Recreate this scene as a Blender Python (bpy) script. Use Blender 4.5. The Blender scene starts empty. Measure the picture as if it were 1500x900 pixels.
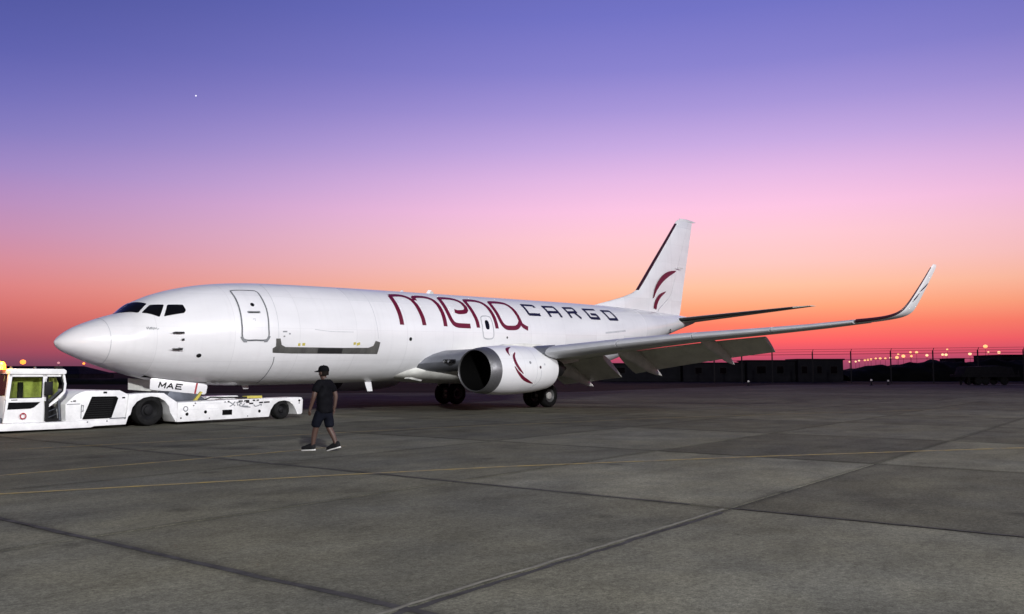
import bpy, bmesh, math, random
from mathutils import Vector, Matrix
import numpy as np
random.seed(7)
sc = bpy.context.scene
C = sc.collection
R = math.radians
PI = math.pi

# ------------------------------------------------------------------ camera
cam_d = bpy.data.cameras.new('camera')
cam = bpy.data.objects.new('camera', cam_d); C.objects.link(cam)
CAM = (-10.69, -28.45, 1.56)
YAW = 0.8390                      # heading, measured from +y towards +x
cam.location = CAM
cam.rotation_euler = (PI/2 + 0.0741, 0, -YAW)
cam_d.sensor_fit = 'HORIZONTAL'
cam_d.sensor_width = 36.0
cam_d.lens = 36.0*1285.1/1500
cam_d.clip_end = 9000
sc.camera = cam

# ------------------------------------------------------------------ world: dusk sky
def lin(c):
    o = []
    for v in c:
        v = v/255.0
        o.append(v/12.92 if v <= .04045 else ((v+.055)/1.055)**2.4)
    return (*o, 1.0)
w = bpy.data.worlds.new('World'); sc.world = w; w.use_nodes = True
nt = w.node_tree; N = nt.nodes; L = nt.links
N.clear()
wo = N.new('ShaderNodeOutputWorld'); bg = N.new('ShaderNodeBackground'); L.new(bg.outputs[0], wo.inputs[0])
tc = N.new('ShaderNodeTexCoord')
sep = N.new('ShaderNodeSeparateXYZ'); L.new(tc.outputs['Generated'], sep.inputs[0])
def mth(tree, op, a, b=None, c=None, clamp=False):
    n = tree.nodes.new('ShaderNodeMath'); n.operation = op; n.use_clamp = clamp
    for i, v in enumerate((a, b, c)):
        if v is None: continue
        if isinstance(v, (int, float)): n.inputs[i].default_value = v
        else: tree.links.new(v, n.inputs[i])
    return n.outputs[0]
elev = mth(nt, 'ARCSINE', sep.outputs[2])
GLOW_AZ = R(61)                   # where the sun has set, from +y towards +x
az = mth(nt, 'ARCTAN2', sep.outputs[0], sep.outputs[1])
daz = mth(nt, 'ABSOLUTE', mth(nt, 'WRAP', mth(nt, 'SUBTRACT', az, GLOW_AZ), -PI, PI))
emap = mth(nt, 'DIVIDE', elev, R(45), clamp=True)
def ramp(stops):
    n = N.new('ShaderNodeValToRGB'); n.color_ramp.interpolation = 'B_SPLINE' if False else 'LINEAR'
    e = n.color_ramp.elements
    while len(e) < len(stops): e.new(.5)
    for k, (deg, col) in enumerate(stops):
        e[k].position = deg/45.0; e[k].color = lin(col)
    L.new(emap, n.inputs[0]); return n.outputs[0]
glow = ramp([(0, (128, 62, 94)), (.6, (158, 68, 106)), (1.1, (206, 76, 108)), (1.9, (250, 92, 102)), (3.0, (255, 126, 104)), (4.1, (255, 166, 126)), (5.4, (255, 193, 162)), (6.9, (254, 200, 194)), (8.6, (255, 202, 212)), (10.4, (252, 197, 228)), (12.4, (230, 186, 230)), (14.4, (200, 170, 227)), (16.7, (168, 150, 218)), (19.2, (138, 131, 208)), (22.5, (114, 115, 198)), (30, (78, 84, 164)), (45, (42, 52, 118))])
away = ramp([(0, (100, 62, 82)), (.6, (124, 70, 92)), (1.2, (154, 76, 94)), (1.9, (166, 86, 94)), (2.8, (192, 100, 101)), (3.8, (212, 112, 114)), (4.9, (218, 124, 130)), (6.4, (210, 134, 154)), (8, (194, 137, 176)), (9.6, (177, 136, 188)), (11.6, (150, 130, 194)), (13.6, (124, 118, 189)), (15.6, (106, 106, 182)), (18, (88, 93, 171)), (21.5, (74, 82, 156)), (30, (48, 58, 124)), (45, (28, 36, 88))])
fac = N.new('ShaderNodeMapRange'); fac.interpolation_type = 'SMOOTHSTEP'
fac.inputs[1].default_value = R(2); fac.inputs[2].default_value = R(53); L.new(daz, fac.inputs[0])
mx = N.new('ShaderNodeMix'); mx.data_type = 'RGBA'; L.new(fac.outputs[0], mx.inputs[0]); L.new(glow, mx.inputs[6]); L.new(away, mx.inputs[7])
# a trace of the physical sky of a sun just on the horizon
sky = N.new('ShaderNodeTexSky'); sky.sky_type = 'NISHITA'; sky.sun_disc = False
sky.sun_elevation = R(0.5); sky.sun_rotation = GLOW_AZ
sk = N.new('ShaderNodeMix'); sk.data_type = 'RGBA'; sk.blend_type = 'ADD'; sk.inputs[0].default_value = 0.004
L.new(mx.outputs[2], sk.inputs[6]); L.new(sky.outputs[0], sk.inputs[7])
dim = N.new('ShaderNodeMapRange'); dim.interpolation_type = 'SMOOTHSTEP'   # the sky opposite the sunset is already night
dim.inputs[1].default_value = R(60); dim.inputs[2].default_value = R(150); dim.inputs[3].default_value = 1.0; dim.inputs[4].default_value = .22
L.new(daz, dim.inputs[0]); L.new(sk.outputs[2], bg.inputs[0]); L.new(dim.outputs[0], bg.inputs[1])

# ------------------------------------------------------------------ last afterglow (very low, very soft)
sun_d = bpy.data.lights.new('afterglow_sun', 'SUN'); sun_d.energy = 0.12; sun_d.angle = R(20); sun_d.color = (1, .55, .42)
sun = bpy.data.objects.new('afterglow_sun', sun_d); C.objects.link(sun)
sd = Vector((math.sin(GLOW_AZ)*math.cos(R(2)), math.cos(GLOW_AZ)*math.cos(R(2)), math.sin(R(2))))
sun.rotation_euler = sd.to_track_quat('Z', 'Y').to_euler(); sun.location = (0, 0, 60)
FLOOD_W = 184000.0                # apron floodlights, on the masts built below

sc.cycles.use_denoising = True
sc.view_settings.view_transform = 'Standard'; sc.view_settings.look = 'None'
sc.view_settings.exposure = 0.0; sc.view_settings.gamma = 1.0; sc.view_settings.use_curve_mapping = False

# ------------------------------------------------------------------ materials
MAT = {}
def mat(name, col, rough=.5, metal=0, coat=0, noise=0, nscale=3.0, bump=0, bscale=40, emit=None, estr=0, spec=.5, stretch=None):
    m = bpy.data.materials.new(name); m.use_nodes = True; t = m.node_tree; b = t.nodes['Principled BSDF']
    b.inputs['Base Color'].default_value = (*col, 1); b.inputs['Roughness'].default_value = rough
    b.inputs['Metallic'].default_value = metal; b.inputs['Coat Weight'].default_value = coat; b.inputs['Coat Roughness'].default_value = .08
    b.inputs['Specular IOR Level'].default_value = spec
    if noise or bump:
        co = t.nodes.new('ShaderNodeTexCoord')
        src = co.outputs['Object']
        if stretch:
            mp = t.nodes.new('ShaderNodeMapping'); mp.inputs['Scale'].default_value = stretch; t.links.new(src, mp.inputs[0]); src = mp.outputs[0]
    if noise:
        nz = t.nodes.new('ShaderNodeTexNoise'); nz.inputs['Scale'].default_value = nscale; nz.inputs['Detail'].default_value = 6; nz.inputs['Roughness'].default_value = .65
        t.links.new(src, nz.inputs['Vector'])
        mr = t.nodes.new('ShaderNodeMapRange'); mr.inputs[1].default_value = .3; mr.inputs[2].default_value = .7; mr.inputs[3].default_value = 1-noise; mr.inputs[4].default_value = 1+noise*.4
        t.links.new(nz.outputs[0], mr.inputs[0])
        mm = t.nodes.new('ShaderNodeMix'); mm.data_type = 'RGBA'; mm.blend_type = 'MULTIPLY'; mm.inputs[0].default_value = 1
        mm.inputs[6].default_value = (*col, 1); t.links.new(mr.outputs[0], mm.inputs[7]); t.links.new(mm.outputs[2], b.inputs['Base Color'])
        r2 = t.nodes.new('ShaderNodeMapRange'); r2.inputs[1].default_value = .3; r2.inputs[2].default_value = .7; r2.inputs[3].default_value = min(1, rough*1.35); r2.inputs[4].default_value = rough*.85
        t.links.new(nz.outputs[0], r2.inputs[0]); t.links.new(r2.outputs[0], b.inputs['Roughness'])
    if bump:
        n2 = t.nodes.new('ShaderNodeTexNoise'); n2.inputs['Scale'].default_value = bscale; n2.inputs['Detail'].default_value = 4
        t.links.new(src, n2.inputs['Vector'])
        bp = t.nodes.new('ShaderNodeBump'); bp.inputs['Strength'].default_value = bump; bp.inputs['Distance'].default_value = .02
        t.links.new(n2.outputs[0], bp.inputs['Height']); t.links.new(bp.outputs[0], b.inputs['Normal'])
    if emit:
        b.inputs['Emission Color'].default_value = (*emit, 1); b.inputs['Emission Strength'].default_value = estr
        m.cycles.emission_sampling = 'NONE'      # far lamps: seen, and found by bounced rays only
    MAT[name] = m; return m

mat('gear_grey', (.42, .43, .44), .45, .2, noise=.25)
mat('gear_dark', (.12, .12, .12), .5, .3, noise=.3)
mat('tyre', (.012, .012, .012), .8, noise=.3, nscale=8, bump=.3, spec=0.15)
mat('hub', (.62, .62, .58), .4, .1, noise=.2, nscale=9)
mat('black_glass', (.005, .005, .006), .08, spec=.3)
mat('maroon', (.135, .006, .024), .35, noise=.12)
mat('dark_maroon', (.035, .008, .015), .35)
mat('navy', (.012, .011, .035), .35, noise=.12)
mat('outline_grey', (.23, .24, .25), .5, noise=.25, nscale=6)
mat('faint_grey', (.56, .57, .59), .5, noise=.2, nscale=6)
mat('scuff_plate', (.13, .13, .12), .5, .3, noise=.55, nscale=1.6, stretch=(1, 1, .3))
mat('bare_metal', (.50, .51, .53), .3, .9, noise=.2, nscale=5)
mat('lip_metal', (.20, .20, .205), .46, .75, noise=.25, nscale=5)
mat('glove_metal', (.22, .23, .26), .36, .4, noise=.2, nscale=2.2)  # leading-edge metal with the dark surroundings it reflects put into its base colour
mat('wing_metal', (.60, .61, .63), .36, .25, noise=.18, nscale=2.2, stretch=(1.2, .3, 1))
mat('wing_grey', (.70, .70, .60), .45, .05, noise=.2, nscale=1.5)
mat('fairing', (.68, .68, .63), .4, noise=.25, nscale=2)
mat('dark_metal', (.05, .05, .05), .45, .6, noise=.3)
mat('inlet_dark', (.005, .005, .005), .6, spec=0.03)
mat('fan', (.05, .05, .055), .35, .7)
mat('red_paint', (.35, .02, .03), .4)
mat('black_paint', (.012, .012, .013), .5, noise=.2, spec=0.15)
mat('tug_white', (.84, .84, .83), .36, coat=.1, noise=.20, nscale=2.6, bump=.12, bscale=5)
mat('tug_dark', (.012, .012, .013), .55, noise=.3, spec=0.15)
mat('tug_steel', (.10, .11, .13), .5, .4, noise=.3)
mat('olive', (.60, .62, .17), .6, noise=.45, nscale=4)
mat('yellow', (.55, .47, .08), .5, noise=.25)
mat('skin', (.068, .036, .026), .55, noise=.12, nscale=9)
mat('tee', (.0045, .0045, .006), .85, noise=.3, nscale=7, bump=.35, bscale=16, spec=.06)
mat('shorts', (.006, .007, .012), .85, noise=.3, nscale=7, bump=.35, bscale=16, spec=.06)
mat('cap_cloth', (.004, .004, .005), .85, noise=.2, nscale=9, spec=.06)
mat('hair', (.008, .006, .005), .7, bump=.5, bscale=80, spec=.06)
mat('shoe_black', (.012, .012, .013), .6, spec=.06)
mat('sole_white', (.62, .61, .58), .6)
mat('fence_dark', (.035, .035, .037), .7, spec=0.03)
mat('shed_dark', (.030, .031, .036), .8, noise=.3, nscale=.6, spec=0.03)
mat('shed_roof', (.026, .024, .030), .8, noise=.3, nscale=.6, spec=0.03)
mat('bank', (.016, .017, .010), .95, noise=.5, nscale=.35, bump=.6, bscale=2, spec=0.03)
mat('trailer_dark', (.018, .018, .020), .6, noise=.3, spec=0.03)
mat('marker_white', (.7, .7, .66), .6)
mat('mast', (.2, .2, .2), .6, .5)
mat('lamp_warm', (.9, .7, .4), .4, emit=(1, .48, .18), estr=1.6)
mat('lamp_pale', (.9, .8, .7), .4, emit=(1, .62, .30), estr=1.5)
mat('lamp_pink', (.9, .6, .6), .4, emit=(1, .42, .45), estr=.7)
mat('lamp_sodium', (.9, .5, .2), .4, emit=(1, .25, .03), estr=2.6)
mat('lamp_amber', (.9, .4, .05), .3, emit=(1, .22, .012), estr=3.4)
mat('star', (1, 1, 1), .5, emit=(.92, .92, 1), estr=1.3)
mat('flood_face', (.9, .9, .85), .3, emit=(1, .93, .78), estr=30)

def paint():
    m = bpy.data.materials.new('white_paint'); m.use_nodes = True; t = m.node_tree; b = t.nodes['Principled BSDF']; ln = t.links
    co = t.nodes.new('ShaderNodeTexCoord'); sp = t.nodes.new('ShaderNodeSeparateXYZ'); ln.new(co.outputs['Object'], sp.inputs[0])
    mp = t.nodes.new('ShaderNodeMapping'); mp.inputs['Scale'].default_value = (.5, 1.6, 1.6); ln.new(co.outputs['Object'], mp.inputs[0])
    nz = t.nodes.new('ShaderNodeTexNoise'); nz.inputs['Scale'].default_value = .8; nz.inputs['Detail'].default_value = 7; ln.new(mp.outputs[0], nz.inputs['Vector'])
    mr = t.nodes.new('ShaderNodeMapRange'); mr.inputs[1].default_value = .3; mr.inputs[2].default_value = .7; mr.inputs[3].default_value = .90; mr.inputs[4].default_value = 1.0
    ln.new(nz.outputs[0], mr.inputs[0])
    # skin joints every few frames, and lap joints along the body
    f = mth(t, 'ABSOLUTE', mth(t, 'SUBTRACT', mth(t, 'FRACT', mth(t, 'DIVIDE', sp.outputs[0], 2.54)), .5))
    line = mth(t, 'GREATER_THAN', f, .4955)
    f2 = mth(t, 'ABSOLUTE', mth(t, 'SUBTRACT', mth(t, 'FRACT', mth(t, 'DIVIDE', mth(t, 'ADD', sp.outputs[2], .25), 1.15)), .5))
    line2 = mth(t, 'GREATER_THAN', f2, .494)
    ll = mth(t, 'MAXIMUM', line, line2)
    wn = t.nodes.new('ShaderNodeTexWhiteNoise'); wn.noise_dimensions = '2D'; cb = t.nodes.new('ShaderNodeCombineXYZ')
    ln.new(mth(t, 'FLOOR', mth(t, 'ADD', mth(t, 'DIVIDE', sp.outputs[0], 2.54), .0)), cb.inputs[0]); ln.new(mth(t, 'FLOOR', mth(t, 'DIVIDE', mth(t, 'ADD', sp.outputs[2], .25), 1.15)), cb.inputs[1]); ln.new(cb.outputs[0], wn.inputs['Vector'])
    pt = t.nodes.new('ShaderNodeMapRange'); pt.inputs[3].default_value = .955; pt.inputs[4].default_value = 1.0; ln.new(wn.outputs[0], pt.inputs[0])
    ms = t.nodes.new('ShaderNodeMapping'); ms.inputs['Scale'].default_value = (5, .6, .35); ln.new(co.outputs['Object'], ms.inputs[0])
    ns = t.nodes.new('ShaderNodeTexNoise'); ns.inputs['Scale'].default_value = 1.0; ns.inputs['Detail'].default_value = 5; ln.new(ms.outputs[0], ns.inputs['Vector'])
    st = t.nodes.new('ShaderNodeMapRange'); st.inputs[1].default_value = .52; st.inputs[2].default_value = .78; st.inputs[3].default_value = 1.0; st.inputs[4].default_value = .95; ln.new(ns.outputs[0], st.inputs[0])
    rv = t.nodes.new('ShaderNodeMapRange'); rv.inputs[3].default_value = .24; rv.inputs[4].default_value = .40; ln.new(wn.outputs[0], rv.inputs[0]); ln.new(rv.outputs[0], b.inputs['Roughness'])
    # rivet rows beside the joints
    fr = mth(t, 'ABSOLUTE', mth(t, 'SUBTRACT', mth(t, 'FRACT', mth(t, 'DIVIDE', sp.outputs[0], .508)), .5))
    dot = mth(t, 'MULTIPLY', mth(t, 'GREATER_THAN', fr, .488), mth(t, 'GREATER_THAN', mth(t, 'FRACT', mth(t, 'DIVIDE', sp.outputs[2], .09)), .5))
    k = mth(t, 'MULTIPLY', mth(t, 'MULTIPLY', mr.outputs[0], mth(t, 'MULTIPLY', pt.outputs[0], st.outputs[0])), mth(t, 'SUBTRACT', 1.0, mth(t, 'ADD', mth(t, 'MULTIPLY', ll, .085), mth(t, 'MULTIPLY', dot, .028))))
    mm = t.nodes.new('ShaderNodeMix'); mm.data_type = 'RGBA'; mm.blend_type = 'MULTIPLY'; mm.inputs[0].default_value = 1
    mm.inputs[6].default_value = (.84, .84, .845, 1); ln.new(k, mm.inputs[7]); ln.new(mm.outputs[2], b.inputs['Base Color'])
    b.inputs['Roughness'].default_value = .30; b.inputs['Coat Weight'].default_value = .25; b.inputs['Coat Roughness'].default_value = .12
    n2 = t.nodes.new('ShaderNodeTexNoise'); n2.inputs['Scale'].default_value = 1.1; n2.inputs['Detail'].default_value = 2; ln.new(mp.outputs[0], n2.inputs['Vector'])
    bp = t.nodes.new('ShaderNodeBump'); bp.inputs['Strength'].default_value = .22; bp.inputs['Distance'].default_value = .05
    ln.new(n2.outputs[0], bp.inputs['Height']); ln.new(bp.outputs[0], b.inputs['Normal'])
    MAT['white_paint'] = m
paint()

GRID_ROT = R(5.0); G0 = (-1.42, -23.49)
def concrete(name, slab):
    m = bpy.data.materials.new(name); m.use_nodes = True; t = m.node_tree; b = t.nodes['Principled BSDF']; ln = t.links
    geo = t.nodes.new('ShaderNodeNewGeometry'); pos = geo.outputs['Position']
    def noise(sc_, det, vec=pos, ro=.6):
        n = t.nodes.new('ShaderNodeTexNoise'); n.inputs['Scale'].default_value = sc_; n.inputs['Detail'].default_value = det; n.inputs['Roughness'].default_value = ro
        ln.new(vec, n.inputs['Vector']); return n.outputs[0]
    def rng(s, a, b_, c, d):
        n = t.nodes.new('ShaderNodeMapRange'); n.inputs[1].default_value = a; n.inputs[2].default_value = b_; n.inputs[3].default_value = c; n.inputs[4].default_value = d
        ln.new(s, n.inputs[0]); return n.outputs[0]
    mp = t.nodes.new('ShaderNodeMapping'); mp.inputs['Rotation'].default_value = (0, 0, -R(20)); mp.inputs['Scale'].default_value = (.9, 1.3, 1); ln.new(pos, mp.inputs[0])
    big = rng(noise(.16, 5), .3, .7, .82, 1.16)
    mid = rng(noise(.9, 6, mp.outputs[0], .7), .3, .7, .70, 1.28)
    fine = rng(noise(14, 5, pos, .75), .3, .7, .70, 1.32)
    speck = rng(noise(70, 3), .32, .7, .80, 1.22)
    blot = rng(noise(.55, 4), .58, .72, 1.0, .74)
    grit = rng(noise(32, 8, pos, .8), .34, .66, .62, 1.40)
    vo = t.nodes.new('ShaderNodeTexVoronoi'); vo.inputs['Scale'].default_value = .55; vo.inputs['Randomness'].default_value = 1.0; ln.new(pos, vo.inputs['Vector'])
    spot = rng(mth(t, 'ADD', vo.outputs['Distance'], mth(t, 'MULTIPLY', noise(5, 4), .10)), .085, .16, .66, 1.0)     # oil drips
    mt = t.nodes.new('ShaderNodeMapping'); mt.inputs['Rotation'].default_value = (0, 0, -R(14)); mt.inputs['Scale'].default_value = (.05, 1.3, 1); ln.new(pos, mt.inputs[0])
    tyre = rng(noise(1.0, 6, mt.outputs[0], .7), .56, .74, 1.0, .80)                                                   # rubber dragged along the taxi lane
    blot = mth(t, 'MULTIPLY', mth(t, 'MULTIPLY', blot, grit), mth(t, 'MULTIPLY', spot, tyre))
    k = mth(t, 'MULTIPLY', mth(t, 'MULTIPLY', big, mid), mth(t, 'MULTIPLY', mth(t, 'MULTIPLY', fine, speck), blot))
    if slab:
        at = t.nodes.new('ShaderNodeAttribute'); at.attribute_type = 'OBJECT'; at.attribute_name = 'tone'
        k = mth(t, 'MULTIPLY', k, mth(t, 'POWER', at.outputs['Fac'], 1.25))
        co = t.nodes.new('ShaderNodeTexCoord'); sp = t.nodes.new('ShaderNodeSeparateXYZ'); ln.new(co.outputs['Generated'], sp.inputs[0])
        ex = mth(t, 'SUBTRACT', .5, mth(t, 'ABSOLUTE', mth(t, 'SUBTRACT', sp.outputs[0], .5)))
        ey = mth(t, 'SUBTRACT', .5, mth(t, 'ABSOLUTE', mth(t, 'SUBTRACT', sp.outputs[1], .5)))
        e = mth(t, 'ADD', mth(t, 'MINIMUM', ex, ey), mth(t, 'MULTIPLY', noise(2.2, 4), -.035))
        k = mth(t, 'MULTIPLY', k, rng(e, -.017, .008, .60, 1.0))
    else:
        mr2 = t.nodes.new('ShaderNodeMapping'); mr2.vector_type = 'POINT'; mr2.inputs['Rotation'].default_value = (0, 0, -GRID_ROT); ln.new(pos, mr2.inputs[0])
        sp = t.nodes.new('ShaderNodeSeparateXYZ'); ln.new(mr2.outputs[0], sp.inputs[0])
        fx = mth(t, 'ABSOLUTE', mth(t, 'SUBTRACT', mth(t, 'FRACT', mth(t, 'DIVIDE', sp.outputs[0], 6.2)), .5))
        fy = mth(t, 'ABSOLUTE', mth(t, 'SUBTRACT', mth(t, 'FRACT', mth(t, 'DIVIDE', sp.outputs[1], 4.2)), .5))
        g = mth(t, 'MAXIMUM', mth(t, 'GREATER_THAN', fx, .485), mth(t, 'GREATER_THAN', fy, .48))
        wn = t.nodes.new('ShaderNodeTexWhiteNoise'); wn.noise_dimensions = '2D'
        cb = t.nodes.new('ShaderNodeCombineXYZ'); ln.new(mth(t, 'FLOOR', mth(t, 'DIVIDE', sp.outputs[0], 6.2)), cb.inputs[0]); ln.new(mth(t, 'FLOOR', mth(t, 'DIVIDE', sp.outputs[1], 4.2)), cb.inputs[1])
        ln.new(cb.outputs[0], wn.inputs['Vector'])
        k = mth(t, 'MULTIPLY', k, rng(wn.outputs[0], 0, 1, .8, 1.12))
        k = mth(t, 'MULTIPLY', k, mth(t, 'SUBTRACT', 1.0, mth(t, 'MULTIPLY', g, .35)))
    mm = t.nodes.new('ShaderNodeMix'); mm.data_type = 'RGBA'; mm.blend_type = 'MULTIPLY'; mm.inputs[0].default_value = 1
    hue = t.nodes.new('ShaderNodeMix'); hue.data_type = 'RGBA'; hue.inputs[6].default_value = (.114, .109, .080, 1); hue.inputs[7].default_value = (.100, .099, .081, 1)
    ln.new(rng(noise(.4, 3), .35, .65, 0, 1), hue.inputs[0])
    ln.new(hue.outputs[2], mm.inputs[6]); ln.new(k, mm.inputs[7]); ln.new(mm.outputs[2], b.inputs['Base Color'])
    b.inputs['Roughness'].default_value = .9; b.inputs['Specular IOR Level'].default_value = .06
    bp = t.nodes.new('ShaderNodeBump'); bp.inputs['Strength'].default_value = .35; bp.inputs['Distance'].default_value = .01
    ln.new(noise(45, 4, pos, .7), bp.inputs['Height']); ln.new(bp.outputs[0], b.inputs['Normal'])
    MAT[name] = m
concrete('slab_concrete', True); concrete('apron_concrete', False)
mat('joint_tar', (.052, .050, .050), .85, noise=.4, nscale=5, spec=.05)
mat('joint_mortar', (.115, .110, .096), .9, noise=.3, nscale=6, spec=.05)
mat('joint_black', (.03, .029, .03), .7, noise=.3, nscale=6, spec=0.03)
mat('far_soil', (.016, .016, .010), .95, noise=.4, nscale=.05, spec=0.03)
def worn_paint():
    m = bpy.data.materials.new('worn_yellow'); m.use_nodes = True; t = m.node_tree; b = t.nodes['Principled BSDF']; ln = t.links
    geo = t.nodes.new('ShaderNodeNewGeometry')
    n = t.nodes.new('ShaderNodeTexNoise'); n.inputs['Scale'].default_value = 3.0; n.inputs['Detail'].default_value = 7; n.inputs['Roughness'].default_value = .75; ln.new(geo.outputs['Position'], n.inputs['Vector'])
    mr = t.nodes.new('ShaderNodeMapRange'); mr.inputs[1].default_value = .36; mr.inputs[2].default_value = .60; ln.new(n.outputs[0], mr.inputs[0])
    mm = t.nodes.new('ShaderNodeMix'); mm.data_type = 'RGBA'; mm.inputs[6].default_value = (.115, .106, .080, 1); mm.inputs[7].default_value = (.30, .22, .05, 1)
    ln.new(mr.outputs[0], mm.inputs[0]); ln.new(mm.outputs[2], b.inputs['Base Color']); b.inputs['Roughness'].default_value = .8
    MAT['worn_yellow'] = m
worn_paint()
def cab_glass():
    m = bpy.data.materials.new('cab_glass'); m.use_nodes = True; t = m.node_tree; t.nodes.clear()
    o = t.nodes.new('ShaderNodeOutputMaterial'); x = t.nodes.new('ShaderNodeMixShader'); a = t.nodes.new('ShaderNodeBsdfTransparent'); g = t.nodes.new('ShaderNodeBsdfGlossy')
    a.inputs[0].default_value = (.80, .84, .74, 1); g.inputs['Roughness'].default_value = .05; g.inputs[0].default_value = (.8, .8, .8, 1)
    fr = t.nodes.new('ShaderNodeFresnel'); fr.inputs[0].default_value = 1.5
    t.links.new(fr.outputs[0], x.inputs[0]); t.links.new(a.outputs[0], x.inputs[1]); t.links.new(g.outputs[0], x.inputs[2]); t.links.new(x.outputs[0], o.inputs[0])
    MAT['cab_glass'] = m
cab_glass()

# ------------------------------------------------------------------ mesh helpers
class MB:
    def __init__(s): s.v = []; s.f = []
    def add(s, vs, fs):
        o = len(s.v); s.v += [tuple(map(float, p)) for p in vs]; s.f += [tuple(i+o for i in f) for f in fs]; return s
    def box(s, x0, x1, y0, y1, z0, z1):
        return s.add([(x0, y0, z0), (x1, y0, z0), (x1, y1, z0), (x0, y1, z0), (x0, y0, z1), (x1, y0, z1), (x1, y1, z1), (x0, y1, z1)],
                     [(0, 3, 2, 1), (4, 5, 6, 7), (0, 1, 5, 4), (1, 2, 6, 5), (2, 3, 7, 6), (3, 0, 4, 7)])
    def loft(s, rings, cap0=True, cap1=True, closed=True):
        n = len(rings[0]); vs = [p for r in rings for p in r]; fs = []
        for i in range(len(rings)-1):
            for j in range(n if closed else n-1):
                k = (j+1) % n
                fs.append((i*n+j, i*n+k, (i+1)*n+k, (i+1)*n+j))
        if cap0: fs.append(tuple(range(n))[::-1])
        if cap1: fs.append(tuple((len(rings)-1)*n+j for j in range(n)))
        return s.add(vs, fs)
    def tube(s, pts, rad, seg=10):
        pts = [Vector(p) for p in pts]; rr = rad if isinstance(rad, (list, tuple)) else [rad]*len(pts)
        rings = []
        up = None
        for i, p in enumerate(pts):
            d = (pts[min(i+1, len(pts)-1)]-pts[max(i-1, 0)]).normalized()
            if up is None:
                up = Vector((0, 0, 1)) if abs(d.z) < .9 else Vector((1, 0, 0))
            a = d.cross(up).normalized(); b = d.cross(a).normalized(); up = -b if False else up
            rings.append([p+(a*math.cos(t)+b*math.sin(t))*rr[i] for t in [2*PI*k/seg for k in range(seg)]])
        return s.loft(rings)
    def prism(s, poly, d0, d1, axes='xz'):
        # polygon in (x,z) extruded along y (axes xz), or (y,z) along x, or (x,y) along z
        def P(a, b, d):
            return {'xz': (a, d, b), 'yz': (d, a, b), 'xy': (a, b, d)}[axes]
        n = len(poly)
        vs = [P(a, b, d0) for a, b in poly]+[P(a, b, d1) for a, b in poly]
        fs = [tuple(range(n)), tuple(range(n, 2*n))[::-1]]+[(i, i+n, (i+1) % n+n, (i+1) % n) for i in range(n)]
        return s.add(vs, fs)
    def lathe(s, prof, axis='x', c=(0, 0, 0), seg=48, sy=1, sz=1):
        rings = []
        for a, r in prof:
            ring = []
            for k in range(seg):
                t = 2*PI*k/seg; u, v = r*math.cos(t)*sy, r*math.sin(t)*sz
                ring.append({'x': (c[0]+a, c[1]+u, c[2]+v), 'y': (c[0]+u, c[1]+a, c[2]+v), 'z': (c[0]+u, c[1]+v, c[2]+a)}[axis])
            rings.append(ring)
        return s.loft(rings, False, False)
    def build(s, name, m, parent=None, smooth=None, bevel=0, loc=None, fix=True):
        me = bpy.data.meshes.new(name); me.from_pydata(s.v, [], s.f); me.update()
        if fix:
            bm = bmesh.new(); bm.from_mesh(me)
            bmesh.ops.recalc_face_normals(bm, faces=bm.faces)
            if bevel:
                es = [e for e in bm.edges if len(e.link_faces) == 2 and e.calc_face_angle(0) > R(30)]
                bmesh.ops.bevel(bm, geom=es, offset=bevel, segments=2, affect='EDGES', profile=.6, clamp_overlap=True)
            bm.to_mesh(me); bm.free()
        if smooth is not None or bevel:
            for p in me.polygons: p.use_smooth = True
            me.set_sharp_from_angle(angle=R(smooth if smooth is not None else 40))
        me.materials.append(MAT[m] if isinstance(m, str) else m)
        o = bpy.data.objects.new(name, me); C.objects.link(o)
        if parent: o.parent = parent
        if loc: o.location = loc
        return o
def tag(o, label=None, cat=None, group=None, kind=None):
    if label: o['label'] = label
    if cat: o['category'] = cat
    if group: o['group'] = group
    if kind: o['kind'] = kind
    return o
def empty(name, loc, rot=(0, 0, 0)):
    o = bpy.data.objects.new(name, None); C.objects.link(o); o.location = loc; o.rotation_euler = rot; o.empty_display_size = .3; return o
def map_at(right, ahead, z=0):
    # metres right of / ahead of the survey point on the apron where the viewer stands
    s, c = math.sin(YAW), math.cos(YAW)
    return (CAM[0]+ahead*s+right*c, CAM[1]+ahead*c-right*s, z)

# ================================================================== SETTING
S_ = MB().add([(-4000, -4000, -.06), (4000, -4000, -.06), (4000, 4000, -.06), (-4000, 4000, -.06)], [(0, 1, 2, 3)])
tag(S_.build('ground', 'far_soil'), kind='structure')
ap_pts = [(-170, 66), (-20, 66), (4.5, 70), (33, 110), (95, 125), (190, 128), (190, -110), (-170, -110)]
S_ = MB().add([map_at(a, b, -.022) for a, b in ap_pts], [tuple(range(len(ap_pts)))])
apron = tag(S_.build('apron', 'apron_concrete'), kind='structure')

# concrete slabs, one by one as far as they can be told apart
cg, sg = math.cos(GRID_ROT), math.sin(GRID_ROT)
def grid(s, t, z=0): return (G0[0]+s*cg-t*sg, G0[1]+s*sg+t*cg, z)
s_lines = [-29.0, -23.2, -17.3, -11.3, -5.35, 0, 6.15, 12.4, 18.6, 24.8, 31.0, 37.2, 43.4]
t_lines = [-8.4, -4.2, 0] + [4.15*k for k in range(1, 11)]
tones = {(5, 2): 1.17, (4, 2): .92, (5, 3): .96, (4, 3): 1.0, (6, 2): .78, (6, 1): 1.14, (5, 1): .79, (4, 1): 1.08, (6, 3): 1.06, (7, 2): 1.02, (7, 1): .84, (3, 2): 1.03, (3, 3): .95, (3, 1): 1.0, (5, 4): 1.04, (6, 4): .86, (4, 4): .9, (7, 3): .82, (8, 2): .90, (8, 3): 1.08, (7, 0): 1.0, (6, 0): .8}
mesh_for = {}
rs = random.Random(3)
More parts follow.
